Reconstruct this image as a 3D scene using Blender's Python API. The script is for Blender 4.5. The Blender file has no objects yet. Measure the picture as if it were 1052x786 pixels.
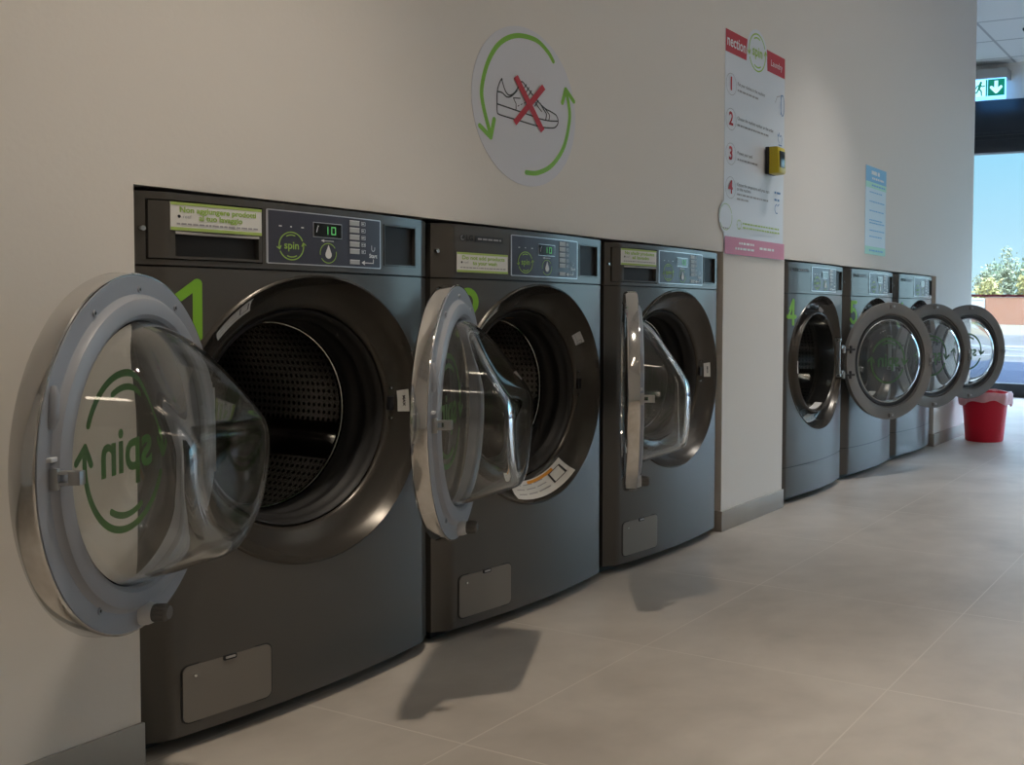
import bpy, bmesh, math, random
from mathutils import Vector, Matrix
random.seed(7)
PI = math.pi
C = bpy.context.scene.collection
R = math.radians
sin, cos = math.sin, math.cos

# ------------------------------------------------------------------ materials
def nodes_of(name):
    m = bpy.data.materials.new(name); m.use_nodes = True
    nt = m.node_tree
    return m, nt, nt.nodes['Principled BSDF']

def mat(name, col, rough=.5, metal=0.0, noise=0.0, nscale=30, emis=None, estr=0, spec=.5, coat=0, bump=0):
    m, nt, b = nodes_of(name)
    b.inputs['Base Color'].default_value = (*col, 1)
    b.inputs['Roughness'].default_value = rough
    b.inputs['Metallic'].default_value = metal
    b.inputs['Specular IOR Level'].default_value = spec
    b.inputs['Coat Weight'].default_value = coat; b.inputs['Coat Roughness'].default_value = .16
    if emis:
        b.inputs['Emission Color'].default_value = (*emis, 1)
        b.inputs['Emission Strength'].default_value = estr
    if noise or bump:
        tc = nt.nodes.new('ShaderNodeTexCoord'); n = nt.nodes.new('ShaderNodeTexNoise')
        n.inputs['Scale'].default_value = nscale; n.inputs['Detail'].default_value = 4
        nt.links.new(tc.outputs['Object'], n.inputs['Vector'])
        if noise:
            r = nt.nodes.new('ShaderNodeMapRange')
            r.inputs['To Min'].default_value = 1 - noise; r.inputs['To Max'].default_value = 1 + noise
            nt.links.new(n.outputs['Fac'], r.inputs['Value'])
            mx = nt.nodes.new('ShaderNodeMix'); mx.data_type = 'RGBA'; mx.blend_type = 'MULTIPLY'
            mx.inputs['Factor'].default_value = 1
            mx.inputs[6].default_value = (*col, 1)
            nt.links.new(r.outputs['Result'], mx.inputs[7])
            nt.links.new(mx.outputs[2], b.inputs['Base Color'])
        if bump:
            bp = nt.nodes.new('ShaderNodeBump'); bp.inputs['Strength'].default_value = bump
            bp.inputs['Distance'].default_value = .002
            nt.links.new(n.outputs['Fac'], bp.inputs['Height']); nt.links.new(bp.outputs['Normal'], b.inputs['Normal'])
    return m

def thin_glass(name, tint=(1, 1, 1), refl=1.0, ior=1.45, rough=.01):
    m = bpy.data.materials.new(name); m.use_nodes = True
    nt = m.node_tree; nt.nodes.clear()
    o = nt.nodes.new('ShaderNodeOutputMaterial'); t = nt.nodes.new('ShaderNodeBsdfTransparent')
    g = nt.nodes.new('ShaderNodeBsdfGlossy'); f = nt.nodes.new('ShaderNodeLayerWeight'); x = nt.nodes.new('ShaderNodeMixShader')
    t.inputs[0].default_value = (*tint, 1); g.inputs['Roughness'].default_value = rough
    f.inputs[0].default_value = .5                              # Schlick reflectance, the same from both sides of the sheet
    pw = nt.nodes.new('ShaderNodeMath'); pw.operation = 'POWER'; pw.inputs[1].default_value = 5
    mu = nt.nodes.new('ShaderNodeMath'); mu.operation = 'MULTIPLY_ADD'; mu.inputs[1].default_value = .94 * refl; mu.inputs[2].default_value = .045 * refl
    nt.links.new(f.outputs['Facing'], pw.inputs[0]); nt.links.new(pw.outputs[0], mu.inputs[0]); nt.links.new(mu.outputs[0], x.inputs[0])
    nt.links.new(t.outputs[0], x.inputs[1]); nt.links.new(g.outputs[0], x.inputs[2])
    nt.links.new(x.outputs[0], o.inputs['Surface'])
    return m

def bowl_glass(name):
    m = thin_glass(name, (1, 1, 1), 1.0, 1.5)
    nt = m.node_tree; t = next(n for n in nt.nodes if n.type == 'BSDF_TRANSPARENT')
    lw = nt.nodes.new('ShaderNodeLayerWeight'); lw.inputs[0].default_value = .35
    cr = nt.nodes.new('ShaderNodeValToRGB')
    cr.color_ramp.elements[0].position = .35; cr.color_ramp.elements[0].color = (.965, .975, .97, 1)
    cr.color_ramp.elements[1].position = 1; cr.color_ramp.elements[1].color = (.45, .48, .48, 1)
    nt.links.new(lw.outputs['Facing'], cr.inputs[0]); nt.links.new(cr.outputs[0], t.inputs[0])
    return m

def solid_glass(name, col=(1, 1, 1), ior=1.46, rough=0.0):
    m, nt, b = nodes_of(name)
    b.inputs['Base Color'].default_value = (*col, 1)
    b.inputs['Transmission Weight'].default_value = 1
    b.inputs['IOR'].default_value = ior
    b.inputs['Roughness'].default_value = rough
    return m

def math_node(nt, op, a, b=None, c=None):
    n = nt.nodes.new('ShaderNodeMath'); n.operation = op
    for i, v in enumerate((a, b, c)):
        if v is None: continue
        if isinstance(v, (int, float)): n.inputs[i].default_value = v
        else: nt.links.new(v, n.inputs[i])
    return n.outputs[0]

def floor_material():
    m, nt, b = nodes_of('floor_tile')
    tc = nt.nodes.new('ShaderNodeTexCoord'); s = nt.nodes.new('ShaderNodeSeparateXYZ')
    nt.links.new(tc.outputs['Object'], s.inputs[0])
    def line(coord, off, pitch, hw):
        u = math_node(nt, 'DIVIDE', math_node(nt, 'SUBTRACT', coord, off), pitch)
        f = math_node(nt, 'FRACT', math_node(nt, 'ADD', u, .5))
        d = math_node(nt, 'ABSOLUTE', math_node(nt, 'SUBTRACT', f, .5))
        return math_node(nt, 'LESS_THAN', d, hw / pitch)
    lx = line(s.outputs['X'], .313, .607, .0017)
    ly = line(s.outputs['Y'], -.438, .6065, .0017)
    lw = math_node(nt, 'LESS_THAN', math_node(nt, 'ABSOLUTE', math_node(nt, 'ADD', s.outputs['Y'], .0066)), .0017)
    near = math_node(nt, 'GREATER_THAN', s.outputs['Y'], -.4)
    inner = math_node(nt, 'LESS_THAN', s.outputs['X'], 5.5)
    ly = math_node(nt, 'MULTIPLY', ly, math_node(nt, 'SUBTRACT', 1, math_node(nt, 'MULTIPLY', near, inner)))
    lw = math_node(nt, 'MULTIPLY', lw, inner)
    grout = math_node(nt, 'MAXIMUM', math_node(nt, 'MAXIMUM', lx, ly), lw)
    n1 = nt.nodes.new('ShaderNodeTexNoise'); n1.inputs['Scale'].default_value = 2.6; n1.inputs['Detail'].default_value = 5
    n1.inputs['Distortion'].default_value = .6
    nt.links.new(tc.outputs['Object'], n1.inputs['Vector'])
    n2 = nt.nodes.new('ShaderNodeTexNoise'); n2.inputs['Scale'].default_value = 11; n2.inputs['Detail'].default_value = 6
    nt.links.new(tc.outputs['Object'], n2.inputs['Vector'])
    v = math_node(nt, 'ADD', math_node(nt, 'MULTIPLY', n1.outputs['Fac'], .7), math_node(nt, 'MULTIPLY', n2.outputs['Fac'], .3))
    cr = nt.nodes.new('ShaderNodeValToRGB')
    cr.color_ramp.elements[0].position = .34; cr.color_ramp.elements[0].color = (.365, .325, .282, 1)
    cr.color_ramp.elements[1].position = .66; cr.color_ramp.elements[1].color = (.50, .455, .402, 1)
    nt.links.new(v, cr.inputs[0])
    mx = nt.nodes.new('ShaderNodeMix'); mx.data_type = 'RGBA'
    nt.links.new(grout, mx.inputs['Factor']); nt.links.new(cr.outputs[0], mx.inputs[6])
    mx.inputs[7].default_value = (.54, .495, .44, 1)
    nt.links.new(mx.outputs[2], b.inputs['Base Color'])
    rr = nt.nodes.new('ShaderNodeMapRange'); rr.inputs['To Min'].default_value = .38; rr.inputs['To Max'].default_value = .5
    nt.links.new(n2.outputs['Fac'], rr.inputs['Value']); nt.links.new(rr.outputs[0], b.inputs['Roughness'])
    b.inputs['Specular IOR Level'].default_value = .45
    return m

def ceiling_material():
    m, nt, b = nodes_of('ceiling_panels')
    tc = nt.nodes.new('ShaderNodeTexCoord'); s = nt.nodes.new('ShaderNodeSeparateXYZ')
    nt.links.new(tc.outputs['Object'], s.inputs[0])
    def line(coord, off):
        u = math_node(nt, 'DIVIDE', math_node(nt, 'SUBTRACT', coord, off), .6)
        f = math_node(nt, 'FRACT', math_node(nt, 'ADD', u, .5))
        return math_node(nt, 'LESS_THAN', math_node(nt, 'ABSOLUTE', math_node(nt, 'SUBTRACT', f, .5)), .02)
    g = math_node(nt, 'MAXIMUM', line(s.outputs['X'], .38), line(s.outputs['Y'], .395))
    mx = nt.nodes.new('ShaderNodeMix'); mx.data_type = 'RGBA'
    nt.links.new(g, mx.inputs['Factor'])
    mx.inputs[6].default_value = (.72, .72, .71, 1); mx.inputs[7].default_value = (.42, .42, .42, 1)
    nt.links.new(mx.outputs[2], b.inputs['Base Color']); b.inputs['Roughness'].default_value = .8
    return m

def drum_material():
    m, nt, b = nodes_of('perforated_steel')
    tc = nt.nodes.new('ShaderNodeTexCoord'); s = nt.nodes.new('ShaderNodeSeparateXYZ')
    nt.links.new(tc.outputs['Object'], s.inputs[0])
    a = math_node(nt, 'ARCTAN2', s.outputs['Z'], s.outputs['X'])
    u = math_node(nt, 'MULTIPLY', a, 96 / (2 * PI)); v = math_node(nt, 'DIVIDE', s.outputs['Y'], .017)
    uf = math_node(nt, 'SUBTRACT', math_node(nt, 'FRACT', u), .5); vf = math_node(nt, 'SUBTRACT', math_node(nt, 'FRACT', v), .5)
    d = math_node(nt, 'SQRT', math_node(nt, 'ADD', math_node(nt, 'MULTIPLY', uf, uf), math_node(nt, 'MULTIPLY', vf, vf)))
    hole = math_node(nt, 'LESS_THAN', d, .27)
    mx = nt.nodes.new('ShaderNodeMix'); mx.data_type = 'RGBA'
    nt.links.new(hole, mx.inputs['Factor'])
    mx.inputs[6].default_value = (.36, .35, .34, 1); mx.inputs[7].default_value = (.01, .01, .01, 1)
    nt.links.new(mx.outputs[2], b.inputs['Base Color'])
    b.inputs['Metallic'].default_value = .95; b.inputs['Roughness'].default_value = .22
    return m

def brick_material():
    m, nt, b = nodes_of('brickwork')
    tc = nt.nodes.new('ShaderNodeTexCoord'); sx = nt.nodes.new('ShaderNodeSeparateXYZ'); mp = nt.nodes.new('ShaderNodeCombineXYZ')
    nt.links.new(tc.outputs['Object'], sx.inputs[0]); nt.links.new(sx.outputs['Y'], mp.inputs['X']); nt.links.new(sx.outputs['Z'], mp.inputs['Y'])
    br = nt.nodes.new('ShaderNodeTexBrick'); br.inputs['Scale'].default_value = 4
    br.inputs['Color1'].default_value = (.20, .07, .032, 1); br.inputs['Color2'].default_value = (.23, .095, .05, 1)
    br.inputs['Mortar'].default_value = (.22, .14, .09, 1)
    nt.links.new(mp.outputs[0], br.inputs['Vector']); nt.links.new(br.outputs[0], b.inputs['Base Color'])
    b.inputs['Roughness'].default_value = .9
    return m

def asphalt_material():
    m, nt, b = nodes_of('pale_asphalt')
    tc = nt.nodes.new('ShaderNodeTexCoord'); n = nt.nodes.new('ShaderNodeTexNoise')
    n.inputs['Scale'].default_value = 1.3; n.inputs['Detail'].default_value = 8
    mp = nt.nodes.new('ShaderNodeMapping'); mp.inputs['Scale'].default_value = (.35, 1, 1)
    nt.links.new(tc.outputs['Object'], mp.inputs[0]); nt.links.new(mp.outputs[0], n.inputs['Vector'])
    cr = nt.nodes.new('ShaderNodeValToRGB')
    cr.color_ramp.elements[0].position = .3; cr.color_ramp.elements[0].color = (.075, .07, .065, 1)
    cr.color_ramp.elements[1].position = .7; cr.color_ramp.elements[1].color = (.11, .103, .096, 1)
    nt.links.new(n.outputs['Fac'], cr.inputs[0]); nt.links.new(cr.outputs[0], b.inputs['Base Color'])
    b.inputs['Roughness'].default_value = .95; b.inputs['Specular IOR Level'].default_value = 0
    return m

M = dict(
    wall=mat('wall_paint', (.735, .70, .655), .75, bump=.15, nscale=90),
    floor=floor_material(), ceiling=ceiling_material(),
    baseboard=mat('baseboard_tile', (.36, .33, .29), .5, noise=.12, nscale=8),
    body=mat('graphite_enamel', (.076, .071, .064), .45, .30, coat=.5),
    flap=mat('bronze_grey_flap', (.20, .182, .160), .42, .35, coat=.3),
    dark=mat('dark_interior', (.012, .012, .013), .6),
    gasket=mat('black_rubber', (.018, .018, .019), .55, bump=.0),
    dish=mat('glossy_bronze_plastic', (.075, .068, .060), .27, .5),
    drum=drum_material(), steel=mat('polished_steel', (.62, .62, .60), .2, 1),
    chrome=mat('chrome', (.66, .65, .635), .08, 1),
    ring=mat('pale_blue_grey_plastic', (.27, .285, .32), .38),
    dring=mat('dark_grey_plastic', (.20, .195, .19), .42, .2),
    glass=solid_glass('bowl_glass', (.97, .985, .98)),
    pane=thin_glass('clear_acrylic', (.95, .955, .95)),
    window=thin_glass('window_glass', (.93, .96, .97)),
    hook=mat('zinc', (.45, .45, .45), .35, .9),
    cap=mat('smoky_plastic', (.12, .115, .11), .25),
    clearcap=mat('milky_plastic', (.55, .56, .58), .3),
    green=mat('lime_vinyl', (.20, .46, .03), .5),
    decal=mat('green_vinyl', (.045, .16, .02), .5),
    limeink=mat('lime_ink', (.33, .52, .10), .6),
    lime=mat('lime_band', (.40, .55, .14), .55),
    paper=mat('white_paper', (.74, .74, .72), .6),
    greysign=mat('pale_grey_vinyl', (.66, .66, .70), .55),
    ink=mat('dark_ink', (.03, .03, .035), .6),
    greyink=mat('grey_ink', (.36, .36, .38), .6),
    red=mat('red_ink', (.50, .025, .04), .55),
    pink=mat('pink_band', (.62, .23, .34), .55),
    blueink=mat('blue_ink', (.10, .22, .42), .6),
    blueband=mat('blue_band', (.20, .48, .74), .55),
    mint=mat('mint_band', (.42, .76, .66), .55),
    ice=mat('ice_paper', (.62, .76, .86), .55),
    poster=mat('poster_paper', (.70, .74, .80), .5),
    panel=mat('slate_panel', (.05, .052, .075), .32),
    frameline=mat('silver_line', (.55, .55, .57), .3, .6),
    lcd=mat('black_screen', (.008, .009, .008), .15),
    led=mat('green_segments', (.1, .5, .12), .5, emis=(.25, .9, .3), estr=.09),
    button=mat('grey_button', (.48, .48, .48), .45),
    white=mat('white_ink', (.75, .75, .76), .5),
    orange=mat('orange_ink', (.75, .33, .03), .55),
    yellow=mat('yellow_plastic', (.56, .46, .02), .35),
    black=mat('black_plastic', (.02, .02, .022), .4),
    screen=mat('dark_screen', (.05, .06, .07), .2),
    binred=mat('red_plastic', (.72, .003, .03), .4),
    liner=mat('pink_film', (.80, .42, .45), .35, noise=.1, nscale=40),
    frame=mat('anthracite_aluminium', (.022, .024, .030), .35, .3),
    strip=mat('dark_red_strip', (.19, .02, .03), .5),
    exitgreen=mat('exit_green', (.0, .22, .13), .4, emis=(.0, .26, .16), estr=.30),
    exitwhite=mat('exit_white', (.8, .95, 1), .4, emis=(.42, .80, 1), estr=.6),
    exitglow=mat('exit_light_panel', (.5, .8, 1), .4, emis=(.13, .45, 1), estr=1.3),
    greybox=mat('grey_housing', (.42, .41, .40), .5),
    lamp=mat('lamp_diffuser', (.9, .9, .9), .5, emis=(1, .84, .65), estr=6.8),
    lampN=mat('neutral_lamp_diffuser', (.9, .9, .9), .5, emis=(1, .95, .90), estr=10),
    lampbody=mat('white_metal', (.75, .75, .75), .5),
    brick=brick_material(), asphalt=asphalt_material(),
    pave=mat('pale_paving', (.036, .044, .062), .9, spec=0, noise=.12, nscale=6),
    paint=mat('road_paint', (.16, .16, .157), .9, spec=0),
    plaster=mat('white_plaster', (.34, .32, .29), .85),
    bark=mat('bark', (.16, .12, .09), .9),
    grass=mat('dry_grass', (.15, .12, .085), .95, spec=0, noise=.3, nscale=9),
    leafY=mat('yellow_leaf', (.25, .21, .06), .7, noise=.35, nscale=2),
    leafG=mat('green_leaf', (.09, .12, .055), .7, noise=.35, nscale=2),
    leafO=mat('olive_leaf', (.15, .16, .08), .7, noise=.35, nscale=2),
    roof=mat('roof_slab', (.3, .3, .3), .9),
)

# ------------------------------------------------------------------ mesh builder
class MB:
    def __init__(s): s.v = []; s.f = []; s.m = []; s.mats = []
    def mi(s, m):
        if m not in s.mats: s.mats.append(m)
        return s.mats.index(m)
    def add(s, vs, fs, m):
        k = len(s.v); i = s.mi(m)
        s.v += [tuple(v) for v in vs]
        for f in fs: s.f.append([k + a for a in f]); s.m.append(i)
        return s
    def box(s, x0, x1, y0, y1, z0, z1, m):
        v = [(x, y, z) for x in (x0, x1) for y in (y0, y1) for z in (z0, z1)]
        return s.add(v, [(0, 1, 3, 2), (4, 6, 7, 5), (0, 4, 5, 1), (2, 3, 7, 6), (0, 2, 6, 4), (1, 5, 7, 3)], m)
    def lathe(s, prof, m, axis='y', c=(0, 0, 0), n=72, closed=False, a0=0, a1=2 * PI, caps=(False, False)):
        full = abs(a1 - a0 - 2 * PI) < 1e-6
        N = n if full else n + 1
        vs = []
        for i in range(N):
            a = a0 + (a1 - a0) * i / n
            for r, h in prof:
                if axis == 'y': vs.append((c[0] + r * cos(a), c[1] + h, c[2] + r * sin(a)))
                else: vs.append((c[0] + r * cos(a), c[1] + r * sin(a), c[2] + h))
        P = len(prof); fs = []
        for i in range(n):
            j = (i + 1) % N
            for k in range(P if closed else P - 1):
                l = (k + 1) % P
                fs.append((i * P + k, i * P + l, j * P + l, j * P + k))
        if full:
            if caps[0]: fs.append(tuple(i * P for i in range(N)))
            if caps[1]: fs.append(tuple(i * P + P - 1 for i in range(N)))
        return s.add(vs, fs, m)
    def tube(s, pts, r, m, n=10, cap=True):
        pts = [Vector(p) for p in pts]; vs = []; fs = []
        rs = r if isinstance(r, (list, tuple)) else [r] * len(pts)
        up = None
        for i, p in enumerate(pts):
            d = (pts[min(i + 1, len(pts) - 1)] - pts[max(i - 1, 0)]).normalized()
            if up is None: up = d.orthogonal().normalized()
            up = (up - d * up.dot(d)).normalized(); q = d.cross(up)
            for k in range(n):
                a = 2 * PI * k / n; vs.append(p + (up * cos(a) + q * sin(a)) * rs[i])
        for i in range(len(pts) - 1):
            for k in range(n):
                l = (k + 1) % n; fs.append((i * n + k, i * n + l, (i + 1) * n + l, (i + 1) * n + k))
        if cap: fs += [tuple(range(n)), tuple((len(pts) - 1) * n + k for k in range(n))]
        return s.add(vs, fs, m)
    def build(s, name, parent=None, bevel=0, ang=35, loc=None, rotz=0, smooth=True, recalc=True):
        me = bpy.data.meshes.new(name)
        bm = bmesh.new()
        vs = [bm.verts.new(v) for v in s.v]
        for f, mi in zip(s.f, s.m):
            try:
                fc = bm.faces.new([vs[i] for i in f]); fc.material_index = mi
            except ValueError: pass
        if recalc: bmesh.ops.recalc_face_normals(bm, faces=bm.faces)
        if bevel:
            es = [e for e in bm.edges if len(e.link_faces) == 2 and e.calc_face_angle(0) > R(40)]
            bmesh.ops.bevel(bm, geom=es, offset=bevel, segments=2, affect='EDGES', profile=.5)
        bm.to_mesh(me); bm.free()
        for m in s.mats: me.materials.append(m)
        if smooth:
            me.polygons.foreach_set('use_smooth', [True] * len(me.polygons))
            me.set_sharp_from_angle(angle=R(ang))
        o = bpy.data.objects.new(name, me); C.objects.link(o)
        if parent: o.parent = parent
        if loc: o.location = loc
        o.rotation_euler.z = rotz
        return o

def tag(o, label, cat, group=None, kind=None):
    o['label'] = label; o['category'] = cat
    if group: o['group'] = group
    if kind: o['kind'] = kind
    return o
def empty(name, loc, label, cat, group=None):
    o = bpy.data.objects.new(name, None); C.objects.link(o); o.location = loc; o.empty_display_size = .1
    return tag(o, label, cat, group)
def struct(o): o['kind'] = 'structure'; return o

# ------------------------------------------------------------------ flat 2-D artwork
def text2d(s, size, align='CENTER', bold=0.0):
    cu = bpy.data.curves.new('t', 'FONT'); cu.body = s; cu.size = size
    cu.align_x = align; cu.align_y = 'CENTER'; cu.resolution_u = 3; cu.offset = bold
    ob = bpy.data.objects.new('t', cu); C.objects.link(ob)
    dg = bpy.context.evaluated_depsgraph_get(); dg.update()
    me = bpy.data.meshes.new_from_object(ob.evaluated_get(dg))
    vs = [(v.co.x, v.co.y) for v in me.vertices]; fs = [tuple(p.vertices) for p in me.polygons]
    bpy.data.objects.remove(ob); bpy.data.curves.remove(cu); bpy.data.meshes.remove(me)
    return vs, fs
class Art:
    """flat artwork collected in (u, v) and laid on a surface by place(u, v, layer)"""
    def __init__(s, mb, place):
        s.mb = mb; s.count = 0                       # every stroke lies a hair above the one before it
        s.place = lambda u, v, l: place(u, v, l + .045 * s.count)
    def poly(s, pts, m, layer=0):
        s.count += 1; s.mb.add([s.place(u, v, layer) for u, v in pts], [tuple(range(len(pts)))], m)
    def rect(s, u0, v0, u1, v1, m, layer=0, nu=1):
        vs = []; fs = []; s.count += 1
        for i in range(nu + 1):
            u = u0 + (u1 - u0) * i / nu; vs += [s.place(u, v0, layer), s.place(u, v1, layer)]
        for i in range(nu): fs.append((2 * i, 2 * i + 2, 2 * i + 3, 2 * i + 1))
        s.mb.add(vs, fs, m)
    def disc(s, u, v, r, m, layer=0, n=48, ru=None):
        ru = ru or r
        s.poly([(u + ru * cos(2 * PI * i / n), v + r * sin(2 * PI * i / n)) for i in range(n)], m, layer)
    def stroke(s, pts, w, m, layer=0, closed=False, caps=True):
        pts = [Vector(p) for p in pts]; n = len(pts); L = []; Rr = []; s.count += 1
        for i in range(n):
            a = pts[(i - 1) % n] if (closed or i > 0) else None
            b = pts[(i + 1) % n] if (closed or i < n - 1) else None
            d1 = (pts[i] - a).normalized() if a is not None else None
            d2 = (b - pts[i]).normalized() if b is not None else None
            d1 = d1 or d2; d2 = d2 or d1
            t = d1 + d2
            t = t.normalized() if t.length > 1e-5 else d1
            if d1.dot(d2) < .55 and 0 < i < n - 1 and not closed:      # sharp corner: two strokes with a round joint
                s.stroke(pts[:i + 1], w, m, layer, False, caps); s.stroke(pts[i:], w, m, layer, False, caps)
                if not caps: s.disc(pts[i].x, pts[i].y, w / 2, m, layer, n=16)
                return
            nn = Vector((-t.y, t.x)); k = max(.5, nn.dot(Vector((-d1.y, d1.x))))
            L.append(pts[i] + nn * w / 2 / k); Rr.append(pts[i] - nn * w / 2 / k)
        vs = [s.place(p.x, p.y, layer) for p in L] + [s.place(p.x, p.y, layer) for p in Rr]
        fs = [(i, (i + 1) % n, n + (i + 1) % n, n + i) for i in range(n if closed else n - 1)]
        s.mb.add(vs, fs, m)
        if caps and not closed:
            for p, q in ((pts[0], pts[1]), (pts[-1], pts[-2])):
                d = (p - q).normalized(); a0 = math.atan2(d.y, d.x)
                s.poly([(p.x + w / 2 * cos(a0 + R(t)), p.y + w / 2 * sin(a0 + R(t))) for t in range(-90, 91, 30)], m, layer)
    def arc(s, u, v, r, a0, a1, w, m, layer=0, n=28, caps=True):
        s.stroke([(u + r * cos(R(a0 + (a1 - a0) * i / n)), v + r * sin(R(a0 + (a1 - a0) * i / n))) for i in range(n + 1)], w, m, layer, caps=caps)
    def ring(s, u, v, r, w, m, layer=0, n=48):
        s.stroke([(u + r * cos(2 * PI * i / n), v + r * sin(2 * PI * i / n)) for i in range(n)], w, m, layer, closed=True)
    def text(s, t, u, v, size, m, layer=0, align='CENTER', bold=0.0, sx=1.0, width=None):
        vs, fs = text2d(t, size, align, bold)
        if width:
            W = max(a for a, b in vs) - min(a for a, b in vs); sx = width / W
        s.count += 1
        s.mb.add([s.place(u + a * sx, v + b, layer) for a, b in vs], fs, m)
    def words(s, u0, u1, v, h, m, layer=0, seed=1):      # a line of print too small to read
        r = random.Random(seed); u = u0
        while u < u1 - h:
            w = min(u1 - u, h * r.uniform(1.2, 4.2)); s.rect(u, v - h / 2, u + w, v + h / 2, m, layer); u += w + h * .7
    def spinlogo(s, u, v, r, m, layer=0, w=None, tw=True):
        w = w or r * .09
        s.arc(u, v, r, 25, 195, w, m, layer); s.arc(u, v, r, 205, 375, w, m, layer)
        s.arc(u, v, r * .80, 70, 120, w, m, layer); s.arc(u, v, r * .80, 245, 300, w, m, layer)
        for a, sg in ((195, 1), (375, 1)):
            p = (u + r * cos(R(a)), v + r * sin(R(a))); d = a + 90
            for off in (140, -140):
                s.stroke([p, (p[0] + r * .25 * cos(R(d + off)), p[1] + r * .25 * sin(R(d + off)))], w, m, layer)
        if tw: s.text('spin', u, v + r * .02, r * .78, m, layer, bold=r * .012)

# ------------------------------------------------------------------ room
WALL_T = .10
A1, A2, B1, B2, TOP = 0.0, 2.091, 2.600, 4.695, 1.003
XL, XC, XF, YR, YN, H = -3.6, 5.50, 8.40, -5.2, 1.6, 3.10

def room():
    mb = MB(); w = M['wall']
    mb.box(XL, A1, 0, WALL_T, 0, TOP, w); mb.box(A2, B1, 0, WALL_T, 0, TOP, w); mb.box(B2, XC, 0, WALL_T, 0, TOP, w)
    mb.box(XL, XC, 0, WALL_T, TOP, H, w)
    for a, b in ((A1, A2), (B1, B2)):                     # lining of the two machine alcoves
        mb.box(a - .05, a, WALL_T, .86, 0, TOP, w); mb.box(b, b + .05, WALL_T, .86, 0, TOP, w)
        mb.box(a - .05, b + .05, .86, .91, 0, TOP + .05, w); mb.box(a - .05, b + .05, WALL_T, .86, TOP, TOP + .05, w)
    mb.box(XC - WALL_T, XC, WALL_T, YN, 0, H, w)
    struct(mb.build('wall_left', smooth=False))
    mb = MB(); mb.box(XC, XF + .1, YN, YN + .1, 0, H, w); struct(mb.build('wall_entrance', smooth=False))
    mb = MB(); mb.box(XL - .1, XL, YR, WALL_T, 0, H, w); struct(mb.build('wall_back', smooth=False))
    mb = MB(); mb.box(XL - .1, XF + .1, YR - .1, YR, 0, H, w); struct(mb.build('wall_right', smooth=False))
    mb = MB(); mb.box(XF, XF + .12, YR, YN, 2.77, H, w); struct(mb.build('wall_front', smooth=False))
    mb = MB(); mb.box(XL - .1, XF + .1, YR - .1, YN + .1, -.08, 0, M['floor']); struct(mb.build('floor', smooth=False))
    mb = MB(); mb.box(XL - .1, XF + .12, YR - .1, YN + .1, H, H + .04, M['ceiling'])
    struct(mb.build('ceiling', smooth=False))
    mb = MB(); mb.box(XL - .3, XF + .5, YR - .3, YN + .3, H + .06, H + 1.25, M['roof']); struct(mb.build('roof_block_1', smooth=False))  # unseen roof block over the room; keeps sun out and shades the pavement
    k = 1
    mb = MB(); bb = M['baseboard']
    for a, b in ((XL, A1 + .002), (A2 - .002, B1 + .002), (B2 - .002, XC + .009)):
        mb.box(a, b, -.009, -.0003, 0, .074, bb)
    for a, sgn in ((A2, -1), (B2, -1)):
        mb.box(a - .009, a - .0003, -.009, .05, 0, .074, bb)
    mb.box(XC + .0003, XC + .009, 0, YN, 0, .074, bb)
    struct(mb.build('baseboard_left', bevel=.0015))
    # glazed shop front at the far end
    f = M['frame']; mb = MB()
    mb.box(XF, XF + .10, YR, YN, 2.28, 2.77, f); mb.box(XF - .025, XF, YR, YN, 2.28, 2.40, f)
    mb.box(XF - .012, XF, YR, YN, 2.44, 2.47, f)
    mb.box(XF, XF + .10, YR, YN, 0, .125, f)
    ys = [YN - .05, -.75, -1.85, -2.95, -4.05, YR + .05]
    for y in ys: mb.box(XF, XF + .10, y - .045, y + .045, .125, 2.28, f)
    fr = struct(mb.build('window_1', bevel=.003))
    for a, b in zip(ys[:-1], ys[1:]):
        p = MB(); p.box(XF + .046, XF + .054, b + .045, a - .045, .125, 2.28, M['window'])
        p.build('window_pane', fr, smooth=False)
        p = MB(); p.box(XF + .042, XF + .0455, b + .046, a - .046, .935, .958, M['strip'])
        p.build('safety_strip', fr, smooth=False)
room()

# ------------------------------------------------------------------ machine front
W = .674; MID = W / 2; ZC = .573; RR = .288
def raw_f(x, bulge):
    if x < .040: return .014 - .030 * x / .040
    if x > W - .040: return .014 - .030 * (W - x) / .040
    return -.016 - bulge * (1 - ((x - MID) / (MID - .040)) ** 2)
def front(bulge, shift):
    def f(x):
        x = min(max(x, 0), W); h = .007
        return sum(raw_f(min(max(x + h * k / 3, 0), W), bulge) for k in range(-3, 4)) / 7 + shift
    return f

def columns(extra=()):
    xs = {0, W, .003, .006}
    for k in range(13): xs.add(.030 + .02 * k / 12); xs.add(W - .030 - .02 * k / 12)
    for k in range(41): xs.add(MID - RR * cos(PI * k / 40))
    for k in range(18): xs.add(.05 + (W - .1) * k / 17)
    xs |= set(extra)
    return sorted(round(x, 5) for x in xs)

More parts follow.
